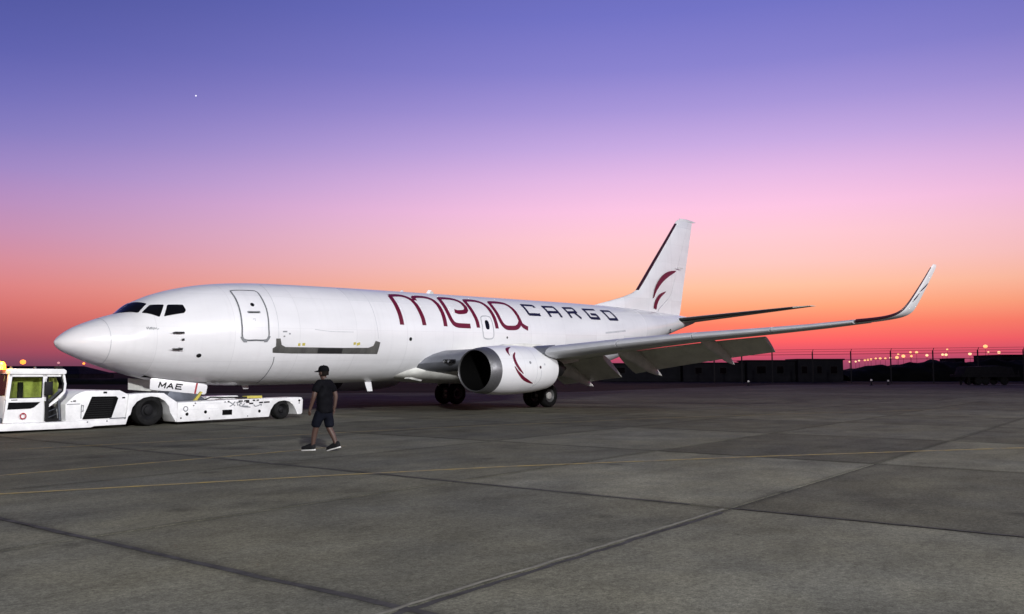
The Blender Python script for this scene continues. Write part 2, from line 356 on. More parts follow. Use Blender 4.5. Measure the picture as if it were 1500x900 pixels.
for i in range(len(s_lines)-1):
    for j in range(len(t_lines)-1):
        s0, s1, t0, t1 = s_lines[i], s_lines[i+1], t_lines[j], t_lines[j+1]
        cx, cy, _ = grid((s0+s1)/2, (t0+t1)/2)
        dx, dy = cx-CAM[0], cy-CAM[1]
        fw = dx*math.sin(YAW)+dy*math.cos(YAW); rt = dx*math.cos(YAW)-dy*math.sin(YAW)
        if fw < -1 or fw > 50 or abs(rt) > fw*.62+6.5: continue
        key = (round(s1-s0, 2), round(t1-t0, 2))
        if key not in mesh_for:
            a, b_ = (s1-s0)/2-.013, (t1-t0)/2-.013; c_ = .012
            vs = [(-a, -b_, -.02), (a, -b_, -.02), (a, b_, -.02), (-a, b_, -.02), (-a, -b_, -.006), (a, -b_, -.006), (a, b_, -.006), (-a, b_, -.006), (-a+c_, -b_+c_, 0), (a-c_, -b_+c_, 0), (a-c_, b_-c_, 0), (-a+c_, b_-c_, 0)]
            fs = [(0, 1, 5, 4), (1, 2, 6, 5), (2, 3, 7, 6), (3, 0, 4, 7), (4, 5, 9, 8), (5, 6, 10, 9), (6, 7, 11, 10), (7, 4, 8, 11), (8, 9, 10, 11)]
            me = bpy.data.meshes.new('slab'); me.from_pydata(vs, [], fs); me.materials.append(MAT['slab_concrete']); mesh_for[key] = me
        o = bpy.data.objects.new('slab', mesh_for[key]); C.objects.link(o); o.parent = apron
        o.location = (cx, cy, rs.uniform(-.003, .0005)); o.rotation_euler = (0, 0, GRID_ROT)
        o['tone'] = tones.get((i, j), rs.uniform(.84, 1.08))
for s in s_lines[1:-1]:
    q = [grid(s-.016, t_lines[0], -.0085), grid(s+.016, t_lines[0], -.0085), grid(s+.016, t_lines[-1], -.0085), grid(s-.016, t_lines[-1], -.0085)]
    MB().add(q, [(0, 1, 2, 3)]).build('joint_seal', 'joint_black', apron)
for t in t_lines[1:-1]:
    q = [grid(s_lines[0], t-.016, -.0105), grid(s_lines[-1], t-.016, -.0105), grid(s_lines[-1], t+.016, -.0105), grid(s_lines[0], t+.016, -.0105)]
    MB().add(q, [(0, 1, 2, 3)]).build('joint_seal', 'joint_black', apron)
def overband(p, q, wd, m, z, seed, ridge=0):
    rn = random.Random(seed); n = 60; vs = []; fs = []
    for k in range(n+1):
        u = k/n; c = (p[0]+(q[0]-p[0])*u, p[1]+(q[1]-p[1])*u); d = Vector((q[0]-p[0], q[1]-p[1])).normalized()
        a_, b_ = wd*rn.uniform(.35, .65), wd*rn.uniform(.35, .65); o_ = rn.uniform(-.012, .012)
        for e_, z_ in ((a_, z), (a_*.3, z+ridge), (-b_*.3, z+ridge), (-b_, z)):
            x_, y_, _ = grid(c[0]-d.y*(e_+o_), c[1]+d.x*(e_+o_)); vs.append((x_, y_, z_))
        if k: fs += [(4*k-4+i, 4*k-3+i, 4*k+1+i, 4*k+i) for i in range(3)]
    return MB().add(vs, fs).build('joint_overband', m, apron)
overband((-5.35, -9), (-5.35, 12), .075, 'joint_tar', .0018, 1)
overband((.05, -9), (.02, 0), .05, 'joint_tar', .0018, 2)
overband((0, .5), (0, 14), .06, 'joint_tar', .0018, 3)
overband((-9, -.04), (-.3, -.04), .06, 'joint_tar', .0016, 4)
overband((-8, .06), (-.1, .04), .045, 'joint_mortar', .001, 5, .007)
def line(pts, wd, z=.0035):
    vs = []; fs = []
    for k, p in enumerate(pts):
        a = Vector(pts[max(k-1, 0)]); b_ = Vector(pts[min(k+1, len(pts)-1)]); d = (b_-a).normalized(); n_ = Vector((-d.y, d.x))*wd/2
        vs += [(p[0]+n_.x, p[1]+n_.y, z), (p[0]-n_.x, p[1]-n_.y, z)]
        if k: fs.append((2*k-2, 2*k-1, 2*k+1, 2*k))
    tag(MB().add(vs, fs).build('yellow_line', 'worn_yellow', apron), 'faded yellow guide line painted across the slabs')
line([(-13.5, -13.6), (-9.5, -14.9), (-6.6, -15.95), (-2.58, -17.42), (.13, -18.55), (4.6, -20.9), (7.5, -22.6), (11, -24.7)], .11)
line([(-12, -14.1), (-5.89, -13.73), (-1.3, -13.51), (.9, -13.3)], .09)
line([(-4, -9.0), (6, -10.2), (16, -12.4), (30, -17.5)], .08)

# ================================================================== AIRPLANE
STA = [(0,2.73,2.67,.03),(.1,2.85,2.53,.24),(.5,3.14,2.30,.62),(1,3.365,2.085,.92),(1.5,3.54,1.90,1.15),(1.9,3.67,1.77,1.30),(2.3,3.98,1.64,1.43),(2.67,4.16,1.54,1.53),(3,4.30,1.46,1.61),(4,4.585,1.34,1.76),(5,4.76,1.255,1.84),(6,4.855,1.205,1.87),(7,4.905,1.185,1.88),(9,4.935,1.17,1.88),(12,4.95,1.17,1.88),(24,4.94,1.17,1.88),(27,4.92,1.55,1.84),(31,4.85,2.46,1.55),(33,4.76,2.95,1.28),(35,4.68,3.46,.95),(36.5,4.6,3.8,.62),(38,4.48,4.12,.25)]
def pchip(xs, ys):
    h = [xs[i+1]-xs[i] for i in range(len(xs)-1)]; d = [(ys[i+1]-ys[i])/h[i] for i in range(len(h))]
    m = [d[0]]+[0]*(len(xs)-2)+[d[-1]]
    for i in range(1, len(xs)-1):
        if d[i-1]*d[i] > 0:
            w1 = 2*h[i]+h[i-1]; w2 = h[i]+2*h[i-1]; m[i] = (w1+w2)/(w1/d[i-1]+w2/d[i])
    def f(x):
        i = 0
        while i < len(xs)-2 and x > xs[i+1]: i += 1
        t = (x-xs[i])/h[i]
        return (2*t**3-3*t**2+1)*ys[i]+(t**3-2*t**2+t)*h[i]*m[i]+(-2*t**3+3*t**2)*ys[i+1]+(t**3-t**2)*h[i]*m[i+1]
    return f
SX = [s[0] for s in STA]
FT, FB, FW = [pchip(SX, [s[k] for s in STA]) for k in (1, 2, 3)]
def fus(x, a):
    zt, zb, w_ = FT(x), FB(x), FW(x)
    return Vector((x, -w_*math.sin(a), (zt+zb)/2+(zt-zb)/2*math.cos(a)))
def fus_n(x, a):
    e = .02; x = max(x, .05)
    du = fus(x+e, a)-fus(x-e, a); dv = fus(x, a+e)-fus(x, a-e)
    n = dv.cross(du).normalized()
    c = Vector((x, 0, (FT(x)+FB(x))/2))
    return n if n.dot(fus(x, a)-c) > 0 else -n

PX = 12.5
plane = empty('cargo_airplane', (PX, 0, 0), (0, -.018, 0))
tag(plane, 'white twin-engine cargo jet with maroon lettering on its side, nose to the left', 'airplane')
def pb(mb, name, m, parent=None, **k):
    if parent is None or parent is plane: return mb.build(name, m, plane, loc=(-PX, 0, 0), **k)
    return mb.build(name, m, parent, **k)

SEG = 96
def body_rings(xs): return [[fus(x, 2*PI*k/SEG) for k in range(SEG)] for x in xs]
SEAM = 1.28
xs = [SEAM+.01+(3.2-SEAM)*k/30 for k in range(31)]+[3.25+.25*k for k in range(140)]
xs = [x for x in xs if x < 37.9]+[38.0]
fuselage = pb(MB().loft(body_rings(xs), True, True), 'fuselage', 'white_paint', smooth=50)
xs = [SEAM*(k/26)**2 for k in range(27)]; xs[0] = .002
radome = pb(MB().loft(body_rings(xs), True, False), 'radome', 'white_paint', smooth=50)

# ---- surface-hugging strips and patches
def resample(pts, step, closed=False, smooth=True):
    P = [Vector(p) for p in pts]; out = []
    n = len(P)
    if n == 1: return P
    rng_ = range(n if closed else n-1)
    for i in rng_:
        p0 = P[(i-1) % n] if (closed or i > 0) else P[0]*2-P[1]
        p1, p2 = P[i], P[(i+1) % n]
        p3 = P[(i+2) % n] if (closed or i+2 < n) else P[n-1]*2-P[n-2]
        k = max(1, int((p2-p1).length/step))
        for q in range(k):
            t = q/k
            if smooth: out.append(.5*((2*p1)+(p2-p0)*t+(2*p0-5*p1+4*p2-p3)*t*t+(3*p1-p0-3*p2+p3)*t**3))
            else: out.append(p1.lerp(p2, t))
    if not closed: out.append(P[-1])
    return out
def mapped(f, fn, pts, off):
    return [f(p[0], p[1])+fn(p[0], p[1])*off for p in pts]
def strip(mb, f, fn, pts, wd, off=.006, closed=False, smooth=True, step=.06, taper=False):
    q = resample([(p[0], p[1], 0) for p in pts], step, closed, smooth)
    n = len(q); A = []
    pos = [f(p.x, p.y) for p in q]; nor = [fn(p.x, p.y) for p in q]
    for i in range(n):
        a = pos[(i-1) % n] if (closed or i > 0) else pos[0]
        b_ = pos[(i+1) % n] if (closed or i < n-1) else pos[-1]
        d = (b_-a).normalized(); s = nor[i].cross(d).normalized()
        ww = wd(i/(n-1)) if callable(wd) else wd
        A += [pos[i]+s*ww/2+nor[i]*off, pos[i]-s*ww/2+nor[i]*off]
    fs = [(2*i, 2*i+1, 2*((i+1) % n)+1, 2*((i+1) % n)) for i in range(n if closed else n-1)]
    return mb.add(A, fs)
def chaikin(p, k=2, r=.25):
    for _ in range(k):
        o = []
        for i in range(len(p)):
            a, b_ = Vector(p[i]), Vector(p[(i+1) % len(p)])
            o += [a.lerp(b_, r), a.lerp(b_, 1-r)]
        p = o
    return [tuple(v) for v in p]
def patch(f, fn, poly, off, cuts=3, rnd=0, r=.12):
    poly = [(p[0], p[1]) for p in poly]
    if rnd: poly = chaikin(poly, rnd, r)
    bm = bmesh.new(); vs = [bm.verts.new((p[0], p[1]*1.8, 0)) for p in poly]; bm.faces.new(vs)
    bmesh.ops.triangulate(bm, faces=bm.faces[:])
    for _ in range(cuts):
        es = [e for e in bm.edges if e.calc_length() > .09]
        if es: bmesh.ops.subdivide_edges(bm, edges=es, cuts=1); bmesh.ops.triangulate(bm, faces=bm.faces[:])
    bm.verts.index_update()
    V = []
    for v in bm.verts: V.append(f(v.co.x, v.co.y/1.8)+fn(v.co.x, v.co.y/1.8)*off)
    F = [tuple(v.index for v in fc.verts) for fc in bm.faces]; bm.free()
    return MB().add(V, F)
def mir(mb):
    return MB().add([(x, -y, z) for x, y, z in mb.v], [f[::-1] for f in mb.f])

pb(strip(MB(), fus, fus_n, [(SEAM, 2*PI*k/64) for k in range(64)], .022, .003, True), 'radome_seam', 'faint_grey', smooth=60)

# windshield panes
WIN = [[(1.79, .012), (2.31, .012), (2.54, .515), (2.185, .715)], [(2.255, .7726), (2.585, .5983), (2.946, .7452), (2.682, 1.0644)], [(2.802, 1.0737), (3.035, .7702), (3.489, .8648), (3.514, 1.0201), (3.435, 1.078)]]
for k, wn_ in enumerate(WIN):
    mb = patch(fus, fus_n, wn_, .012, 4, 2, .05)
    fr = patch(fus, fus_n, [((p[0]-sum(q[0] for q in wn_)/len(wn_))*(1.16 if k else 1.0)+sum(q[0] for q in wn_)/len(wn_), (p[1]-sum(q[1] for q in wn_)/len(wn_))*(1.16 if k else 1.0)+sum(q[1] for q in wn_)/len(wn_)) for p in wn_], .005, 4, 2, .1)
    for mm_, ff in ((mb, fr), (mir(mb), mir(fr))):
        o = pb(mm_, 'cockpit_window', 'black_glass', smooth=60)
        pb(ff, 'window_frame', 'white_paint', o, smooth=60)

# front door
DOOR = [(5.329, .6289), (5.448, .5912), (6.248, .6191), (6.32, .6723), (6.342, .9119), (6.362, 1.1067), (6.353, 1.2805), (6.34, 1.5012), (6.339, 1.6588), (6.2, 1.712), (5.846, 1.712), (5.503, 1.712), (5.335, 1.66), (5.325, 1.4978), (5.325, 1.3358), (5.33, 1.1325), (5.335, .9403), (5.335, .777)]
door = pb(patch(fus, fus_n, DOOR, .006, 5), 'entry_door', 'white_paint', smooth=60)
pb(strip(MB(), fus, fus_n, DOOR, .06, .0085, True), 'door_seal', 'outline_grey', door, smooth=60)
pb(strip(MB(), fus, fus_n, DOOR, .014, .0095, True), 'door_gap', 'black_paint', door, smooth=60)
pb(patch(fus, fus_n, [(5.867+.075*math.cos(t), 1.006+.042*math.sin(t)) for t in [2*PI*k/16 for k in range(16)]], .011, 1), 'door_window', 'black_glass', door, smooth=60)
pb(strip(MB(), fus, fus_n, [(5.60, 1.168), (6.09, 1.171)], .085, .011), 'handle_plate', 'outline_grey', door)
pb(strip(MB(), fus, fus_n, [(5.66, 1.175), (6.03, 1.178)], .03, .016), 'handle', 'black_paint', door)
pb(strip(MB(), fus, fus_n, [(5.76, 1.31), (5.86, 1.305), (5.84, 1.345)], .03, .011), 'door_marking', 'faint_grey', door)
for p, q in (((5.30, 1.64), (5.52, 1.725)), ((6.16, 1.725), (6.37, 1.63))):
    pb(strip(MB(), fus, fus_n, [p, ((p[0]+q[0])/2, max(p[1], q[1])), q], .10, .012), 'door_scuff', 'outline_grey', door)

# main deck cargo door and its sill
cd_out = [(6.74, 1.67), (6.73, 1.30), (6.73, .90), (6.78, .42), (6.95, .30), (9, .28), (11.0, .30), (11.14, .42), (11.12, .9), (11.13, 1.3), (11.2, 1.67)]
cdoor = pb(patch(fus, fus_n, cd_out+[(11.0, 1.82), (6.95, 1.80)], .003, 6), 'cargo_door', 'white_paint', smooth=60)
pb(strip(MB(), fus, fus_n, cd_out, .02, .005), 'cargo_door_seam', 'faint_grey', cdoor)
pb(strip(MB(), fus, fus_n, [(8.25, 1.50), (9.0, 1.535), (10.0, 1.54)], .022, .006), 'cargo_door_seam', 'faint_grey', cdoor)
SILL = [(6.538, 1.8716), (6.576, 1.9579), (7.343, 1.973), (8.455, 1.977), (10.037, 1.986), (11.258, 1.992), (11.306, 1.7426), (11.07, 1.71), (10.98, 1.8157), (10.75, 1.8559), (9.564, 1.8580), (8.393, 1.8495), (7.05, 1.843), (6.88, 1.80), (6.812, 1.6805), (6.638, 1.6805), (6.66, 1.8296)]
pb(patch(fus, fus_n, SILL, .009, 6), 'cargo_sill', 'scuff_plate', smooth=60)
pb(patch(fus, fus_n, [(8.45, 1.863), (9.55, 1.868), (9.55, 1.978), (8.45, 1.972)], .012, 4), 'sill_plate', 'dark_metal', smooth=60)
for (a, b_) in (((7.56, 1.795), (7.66, 1.795)), ((7.74, 1.79), (7.86, 1.79)), ((10.02, 1.775), (10.13, 1.765)), ((10.18, 1.79), (10.33, 1.765))): pb(strip(MB(), fus, fus_n, [a, b_], .10, .006), 'sill_marking', 'yellow')
for (a, b_) in (((6.90, 1.55), (7.08, 1.549)), ((6.93, 1.64), (7.0, 1.64)), ((7.15, 1.59), (7.22, 1.59))): pb(strip(MB(), fus, fus_n, [a, b_], .05, .006), 'stencil_marking', 'outline_grey')
pb(strip(MB(), fus, fus_n, [(6.683, 2.0428), (6.717, 2.1778), (6.702, 2.3637), (6.685, 2.68), (6.698, 2.86)], .035, .004), 'skin_joint', 'outline_grey', smooth=60)

# overwing exit
EX = [(17.10, 1.13), (17.24, 1.088), (17.60, 1.088), (17.73, 1.15), (17.745, 1.4376), (17.735, 1.565), (17.62, 1.6314), (17.20, 1.6338), (17.07, 1.5715), (17.06, 1.3928), (17.07, 1.2051)]
ex = pb(patch(fus, fus_n, EX, .007, 4, 2, .2), 'exit_hatch', 'white_paint', smooth=60)
pb(strip(MB(), fus, fus_n, EX, .06, .0085, True), 'hatch_seal', 'faint_grey', ex, smooth=60)
pb(strip(MB(), fus, fus_n, EX, .012, .0095, True), 'hatch_gap', 'outline_grey', ex, smooth=60)
pb(patch(fus, fus_n, [(17.39+.13*math.copysign(abs(math.cos(t))**.7, math.cos(t)), 1.305+.115*math.copysign(abs(math.sin(t))**.7, math.sin(t))) for t in [2*PI*k/20 for k in range(20)]], .011, 2), 'hatch_window', 'black_glass', ex, smooth=60)

# lettering
LET = {
'm': [[(12.44, 1.365), (12.444, 1.1671), (12.442, .9325), (12.466, .6737), (12.50, .575)], [(12.48, .575), (12.689, .542), (13.093, .5302), (13.366, .5908), (13.519, .7028), (13.569, .8378), (13.602, 1.0512), (13.635, 1.2116), (13.645, 1.3617)], [(13.70, .70), (13.72, .6), (13.854, .548), (14.27, .5332), (14.593, .5685), (14.773, .6647), (14.835, .7812), (14.85, .9648), (14.85, 1.152), (14.835, 1.3725)]],
'e': [[(15.24, .55), (15.193, .7314), (15.175, .9098), (15.185, 1.0621), (15.225, 1.1867), (15.343, 1.2966), (15.551, 1.3389), (15.942, 1.347), (16.325, 1.349)], [(15.22, .565), (15.40, .535), (15.75, .53), (16.05, .55), (16.28, .6142), (16.41, .7091), (16.447, .833), (16.41, .9198), (16.278, .9791), (16.057, .9994), (15.786, 1.0052), (15.64, .975)]],
'n': [[(16.804, 1.3823), (16.80, 1.2369), (16.75, 1.0534), (16.71, .8436), (16.713, .6877), (16.74, .58)], [(16.72, .585), (16.90, .57), (17.197, .562), (17.53, .5845), (17.746, .6487), (17.883, .7719), (17.945, .9498), (17.981, 1.1198), (17.993, 1.2752), (17.999, 1.3892)]],
'a': [[(20.111, 1.37), (19.879, 1.325), (19.70, 1.2533), (19.657, 1.1061), (19.611, .9112), (19.517, .7622), (19.342, .6344), (18.974, .5862), (18.56, .585), (18.30, .60)], [(18.30, .59), (18.253, .7901), (18.285, .9911), (18.32, 1.1582), (18.42, 1.2836), (18.622, 1.3558), (18.95, 1.3657), (19.288, 1.355), (19.50, 1.30), (19.66, 1.20)]]}
for ch, st in LET.items():
    mb = MB()
    for k, s in enumerate(st): strip(mb, fus, fus_n, s, .215, .007+.0012*k, step=.08)
    pb(mb, 'letter', 'maroon', smooth=60)
LET2 = {'C': [[(21.324, .63), (20.50, .625)], [(20.49, .60), (20.53, .985)], [(20.50, .972), (21.36, .970)], [(21.30, .61), (21.31, .72)]],
'A': [[(22.10, 1.02), (22.0, .63)], [(21.97, .65), (22.86, .637)], [(22.83, .62), (22.93, 1.02)], [(22.05, .858), (22.88, .852)]],
'R': [[(23.71, 1.02), (23.60, .63)], [(23.56, .653), (24.38, .634)], [(24.345, .62), (24.38, .83)], [(23.66, .837), (24.40, .812)], [(24.16, .83), (24.50, 1.03)]],
'G': [[(26.213, .667), (25.16, .669)], [(25.19, .65), (25.31, 1.02)], [(25.28, 1.01), (26.09, 1.03)], [(26.05, 1.04), (25.95, .87)], [(25.99, .886), (25.51, .875)]],
'O': [[(26.68, .707), (27.49, .713)], [(27.45, .69), (27.63, 1.09)], [(27.68, 1.075), (26.90, 1.06)], [(26.93, 1.08), (26.72, .69)]]}
for ch, st in LET2.items():
    mb = MB()
    for k, s in enumerate(st): strip(mb, fus, fus_n, s, .165, .006+.0009*k, step=.04, smooth=False)
    pb(mb, 'letter', 'navy', smooth=60)
# small handwritten name under the cockpit
sq = [(2.253, 1.245), (2.27, 1.315), (2.30, 1.255), (2.325, 1.33), (2.36, 1.28), (2.37, 1.345), (2.40, 1.285), (2.43, 1.36), (2.46, 1.30), (2.48, 1.355), (2.52, 1.32), (2.545, 1.365), (2.60, 1.352)]
pb(strip(MB(), fus, fus_n, sq, .018, .005, step=.01), 'nose_script', 'outline_grey')
# probes, vane and ports on the nose
def knob(x, a, ln_, ht, wd, name='pitot_probe', m='dark_metal'):
    p, n = fus(x, a), fus_n(x, a); d = Vector((1, 0, 0)); d = (d-n*d.dot(n)).normalized(); s = n.cross(d)
    mb = MB()
    b0, b1 = p-n*.02, p+n*ht
    ring = lambda c, l, w_: [c+d*l/2+s*w_/2, c+d*l/2-s*w_/2, c-d*l/2-s*w_/2, c-d*l/2+s*w_/2]
    mb.loft([ring(b0+d*ln_*.28, ln_*.45, wd), ring(b1+d*ln_*.18, ln_*.3, wd*.8)])
    mb.tube([b1+d*ln_*.35, b1-d*ln_*.3, b1-d*ln_*.55], [wd*.55, wd*.55, wd*.25], 8)
    return pb(mb, name, m, smooth=35)
knob(3.18, 1.507, .40, .10, .05); knob(3.17, 1.85, .38, .10, .05); knob(3.31, 1.658, .09, .05, .06, 'angle_vane')
for sx, a in ((3.18, -1.507), (3.17, -1.85)): knob(sx, a, .40, .10, .05)
for x, a, r_ in ((3.909, 2.02, .085), (12.858, 1.667, .075), (18.62, 1.60, .05)):
    pb(patch(fus, fus_n, [(x+r_*math.cos(t), a+r_/1.85*math.sin(t)) for t in [2*PI*k/14 for k in range(14)]], .008, 1), 'port', 'black_paint')
# aerials on the crown, drain mast on the belly
def blade(x, z0, h, c0, c1, sw, t=.03, y=0, name='blade_antenna', m='white_paint', cant=0):
    mb = MB(); sec = lambda xl, c, z, yy: [(xl, yy, z), (xl+c*.3, yy-t/2, z), (xl+c, yy, z), (xl+c*.3, yy+t/2, z)]
    mb.loft([sec(x, c0, z0, y), sec(x+sw, c1, z0+h, y+cant)]); return pb(mb, name, m, smooth=30)
blade(13.9, 4.91, .11, .22, .14, .08, m='faint_grey'); blade(15.4, 4.91, .20, .34, .2, .15)
blade(11.72, 1.22, -.42, .34, .26, .16, .06, -.35, 'drain_mast')
blade(6.4, 1.22, -.16, .3, .2, .1, .03, 0)
mb = MB().lathe([(0, .10), (.06, .095), (.10, .06), (.115, .004)], 'z', (15.75, 0, 4.94), 16); pb(mb, 'beacon_light', 'fairing', smooth=40)
# tail end
pb(MB().lathe([(38.0, .17), (38.14, .15), (38.14, .11), (37.95, .10)], 'x', (0, 0, 4.30), 24), 'exhaust_ring', 'bare_metal', smooth=40)
for x, a in ((33.6, 1.9), (33.75, 2.1)): knob(x, a, .2, .05, .06, 'static_port')
pb(strip(MB(), fus, fus_n, [(32.9, 1.1), (32.95, 1.5), (33.0, 1.95)], .03, .006), 'skin_joint', 'faint_grey')
pb(strip(MB(), fus, fus_n, [(26.2, 1.48), (28.1, 1.48)], .09, .005), 'stencil_marking', 'faint_grey')

# ---- wing body fairing
rings = []
for k in range(25):
    u = k/24; x = 11.6+12.6*u; s = math.sin(PI*u)**.55 if 0 < u < 1 else .02
    ring = []
    for q in range(40):
        t = 2*PI*q/40; cy, cz = math.cos(t), math.sin(t)
        ring.append((x, 2.02*s*math.copysign(abs(cy)**.75, cy), 1.62+(.66*s*math.copysign(abs(cz)**.8, cz))))
    rings.append(ring)
pb(MB().loft(rings), 'wing_body_fairing', 'fairing', smooth=50)
pb(MB().prism([(12.6, 1.30), (13.25, 1.18), (13.3, 1.24), (12.7, 1.36)], -2.05, -1.75), 'air_scoop', 'fairing')

# ---- airfoils
def foil(n=14):
    up, lo = [], []
    for k in range(n+1):
        x = .5*(1-math.cos(PI*k/n)); y = 5*(.2969*math.sqrt(x)-.126*x-.3516*x*x+.2843*x**3-.1036*x**4)
        up.append((x, y*1.15)); lo.append((x, -y*.85))
    return up[::-1]+lo[1:-1]         # TE -> LE over top -> TE underneath
FO = foil()
def sect(xl, y, z, ch, t, cant=0, inc=0, x0=0., x1=1.):
    # section of thickness ratio t; cant turns the thickness direction towards -y
    o = []
    for fx, fz in FO:
        fx_ = min(max(fx, x0), x1)
        if fx_ != fx:
            yy = 5*(.2969*math.sqrt(fx_)-.126*fx_-.3516*fx_**2+.2843*fx_**3-.1036*fx_**4); fz = math.copysign(yy, fz)*(1.15 if fz > 0 else .85)
        h = fz*t*ch; dz = -inc*(fx_-.3)*ch
        o.append((xl+fx_*ch, y-math.sin(cant)*h*(1 if y > 0 else -1), z+math.cos(cant)*h+dz))
    return o
def interp(tab, y):
    for i in range(len(tab)-1):
        if y <= tab[i+1][0] or i == len(tab)-2:
            a, b_ = tab[i], tab[i+1]; t = (y-a[0])/(b_[0]-a[0]); return [p+(q-p)*t for p, q in zip(a[1:], b_[1:])]
# y: x of leading edge, z, x of trailing edge, thickness ratio
WING = [(1.2, 13.45, 1.80, 21.9, .13), (1.9, 13.95, 1.88, 21.75, .13), (3.4, 15.05, 2.02, 21.6, .135), (5.0, 16.20, 2.20, 21.5, .125), (5.8, 16.72, 2.28, 21.55, .12), (8.2, 17.97, 2.57, 22.1, .115), (10.5, 19.19, 2.80, 22.63, .11), (12.8, 20.39, 2.97, 23.16, .105), (14.6, 21.33, 3.12, 23.58, .10), (16.15, 22.15, 3.28, 23.94, .10)]
def wing(side):
    sy = -1 if side == 'port' else 1
    ys = [1.2, 1.9, 2.6, 3.4, 4.2, 5.0, 5.8, 7, 8.2, 9.4, 10.5, 11.6, 12.8, 13.7, 14.6, 15.4, 16.15]
    rings = []
    for y in ys:
        xl, z, xt, t = interp(WING, y)
        rings.append(sect(xl+.10*(xt-xl), sy*y, z, (xt-xl)*.90, t*.98, 0, .02))
    root = pb(MB().loft([[(a, b_, c) for a, b_, c in r] for r in rings]), 'wing', 'wing_grey', smooth=40)
    # leading edge: the inboard glove, then four slats
    spans = [(1.5, 4.1, 'krueger_flap'), (5.75, 8.25, 'slat'), (8.3, 10.85, 'slat'), (10.9, 13.45, 'slat'), (13.5, 16.1, 'slat')]
    def le(y0, y1, name, m, fr, drop):
        rr = []
        for k in range(7):
            y = y0+(y1-y0)*k/6; xl, z, xt, t = interp(WING, y); c = xt-xl
            rr.append(sect(xl-drop, sy*y, z-drop*.55, c, t*1.05, 0, .02, 0, fr))
        return pb(MB().loft(rr), name, m, root, smooth=40)
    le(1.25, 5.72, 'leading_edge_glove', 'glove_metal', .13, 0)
    for y0, y1, nm in spans[1:]: le(y0, y1, nm, 'wing_metal', .15, .07)
    # winglet
    TIP = [(16.17, 22.16, 3.285, 1.78, .10, 3), (16.6, 22.42, 3.33, 1.62, .10, 8), (17.0, 22.72, 3.40, 1.52, .095, 16), (17.28, 22.98, 3.50, 1.44, .09, 32), (17.47, 23.28, 3.66, 1.30, .085, 52), (17.60, 23.62, 3.93, 1.14, .08, 68), (17.72, 24.15, 4.36, .95, .08, 74), (17.84, 24.82, 4.90, .76, .08, 76), (17.95, 25.45, 5.42, .58, .08, 77), (17.97, 25.62, 5.52, .40, .06, 77)]
    TF = [pchip([q[0] for q in TIP], [q[k_] for q in TIP]) for k_ in range(1, 6)]
    zs = [TIP[0][0]+(TIP[-1][0]-TIP[0][0])*(1-(1-k_/40)**1.6) for k_ in range(41)]
    TP = [(y_, *[f_(y_) for f_ in TF]) for y_ in zs]
    rr = [sect(xl+.05*ch, sy*y, z, ch*.95, t*.98, R(cn)) for y, xl, z, ch, t, cn in TP]
    wl = pb(MB().loft(rr), 'winglet', 'white_paint', root, smooth=45)
    rr = [sect(xl-.012, sy*y, z, ch, t*1.06, R(cn), 0, 0, .075) for y, xl, z, ch, t, cn in TP[:-3]]
    pb(MB().loft(rr), 'winglet_edge', 'dark_maroon', root, smooth=45)
    # emblem strokes on the outer face
    for z0, z1, f0, f1 in ((4.0, 4.35, .25, .42), (4.40, 4.78, .35, .85)):
        mb = MB(); A = []
        for k in range(9):
            u = k/8; z = z0+(z1-z0)*u; tt = [(a[2], a[0], a[1], a[3]) for a in TIP]; y, xl, ch = interp(tt, z)
            x = xl+ch*(f0+(f1-f0)*u**.8); hw = .07*math.sin(PI*min(1, .12+u*.88))+.004
            A += [(x-hw, sy*(y+.034*ch+.012), z), (x+hw, sy*(y+.034*ch+.012), z)]
        mb.add(A, [(2*k, 2*k+1, 2*k+3, 2*k+2) for k in range(8)]); pb(mb, 'winglet_emblem', 'navy', root)
    # flaps, lowered
    for y0, y1 in ((2.05, 5.55), (6.25, 12.35)):
        rr = []
        for k in range(9):
            y = y0+(y1-y0)*k/8; xl, z, xt, t = interp(WING, y); c = xt-xl
            fc = .26*c+.36 if y > 6 else 1.75
            th = R(34); xa, za = xt-.40*fc, z-.13
            r0 = sect(0, 0, 0, fc, .13)
            rr.append([(xa+a*math.cos(th)+cc*math.sin(th), sy*y, za-a*math.sin(th)+cc*math.cos(th)) for a, _, cc in r0])
        fl = pb(MB().loft(rr), 'flap', 'wing_grey', root, smooth=40)
    # flap track fairings
    for y, path in ((3.7, [(18.6, 1.78, .04), (19.2, 1.66, .17), (20.0, 1.58, .24), (20.8, 1.45, .26), (21.5, 1.18, .22), (22.1, .92, .14), (22.6, .72, .01)]),
                    (7.2, [(19.5, 2.32, .04), (20.1, 2.22, .18), (20.8, 2.10, .25), (21.4, 1.88, .26), (22.0, 1.62, .22), (22.55, 1.40, .13), (23.0, 1.22, .01)]),
                    (10.5, [(20.7, 2.67, .04), (21.2, 2.57, .16), (21.8, 2.44, .22), (22.3, 2.25, .23), (22.8, 2.02, .18), (23.2, 1.83, .10), (23.5, 1.68, .01)])):
        rr = [[(x, sy*y+r_*.70*math.cos(2*PI*q/16), zc+r_*1.2*math.sin(2*PI*q/16)) for q in range(16)] for x, zc, r_ in path]
        pb(MB().loft(rr), 'flap_track_fairing', 'fairing', root, smooth=50)
    # landing lights in the glove
    if True:
        p = [(13.95, 2.02), (14.75, 2.02)]
        xl, z, xt, t = interp(WING, 2.35)
        pb(MB().box(xl-.015, xl+.25, min(sy*2.2, sy*2.75), max(sy*2.2, sy*2.75), z-.02, z+.13), 'landing_light_bay', 'black_glass', root, bevel=.02)
        for yy in (2.34, 2.60):
            pb(MB().lathe([(0, .001), (-.03, .05), (0, .055), (.05, .055)], 'x', (xl-.02, sy*yy, z+.055), 12), 'landing_light', 'bare_metal', root, smooth=40)
    return root
wing_p = wing('port'); wing_s = wing('starboard')

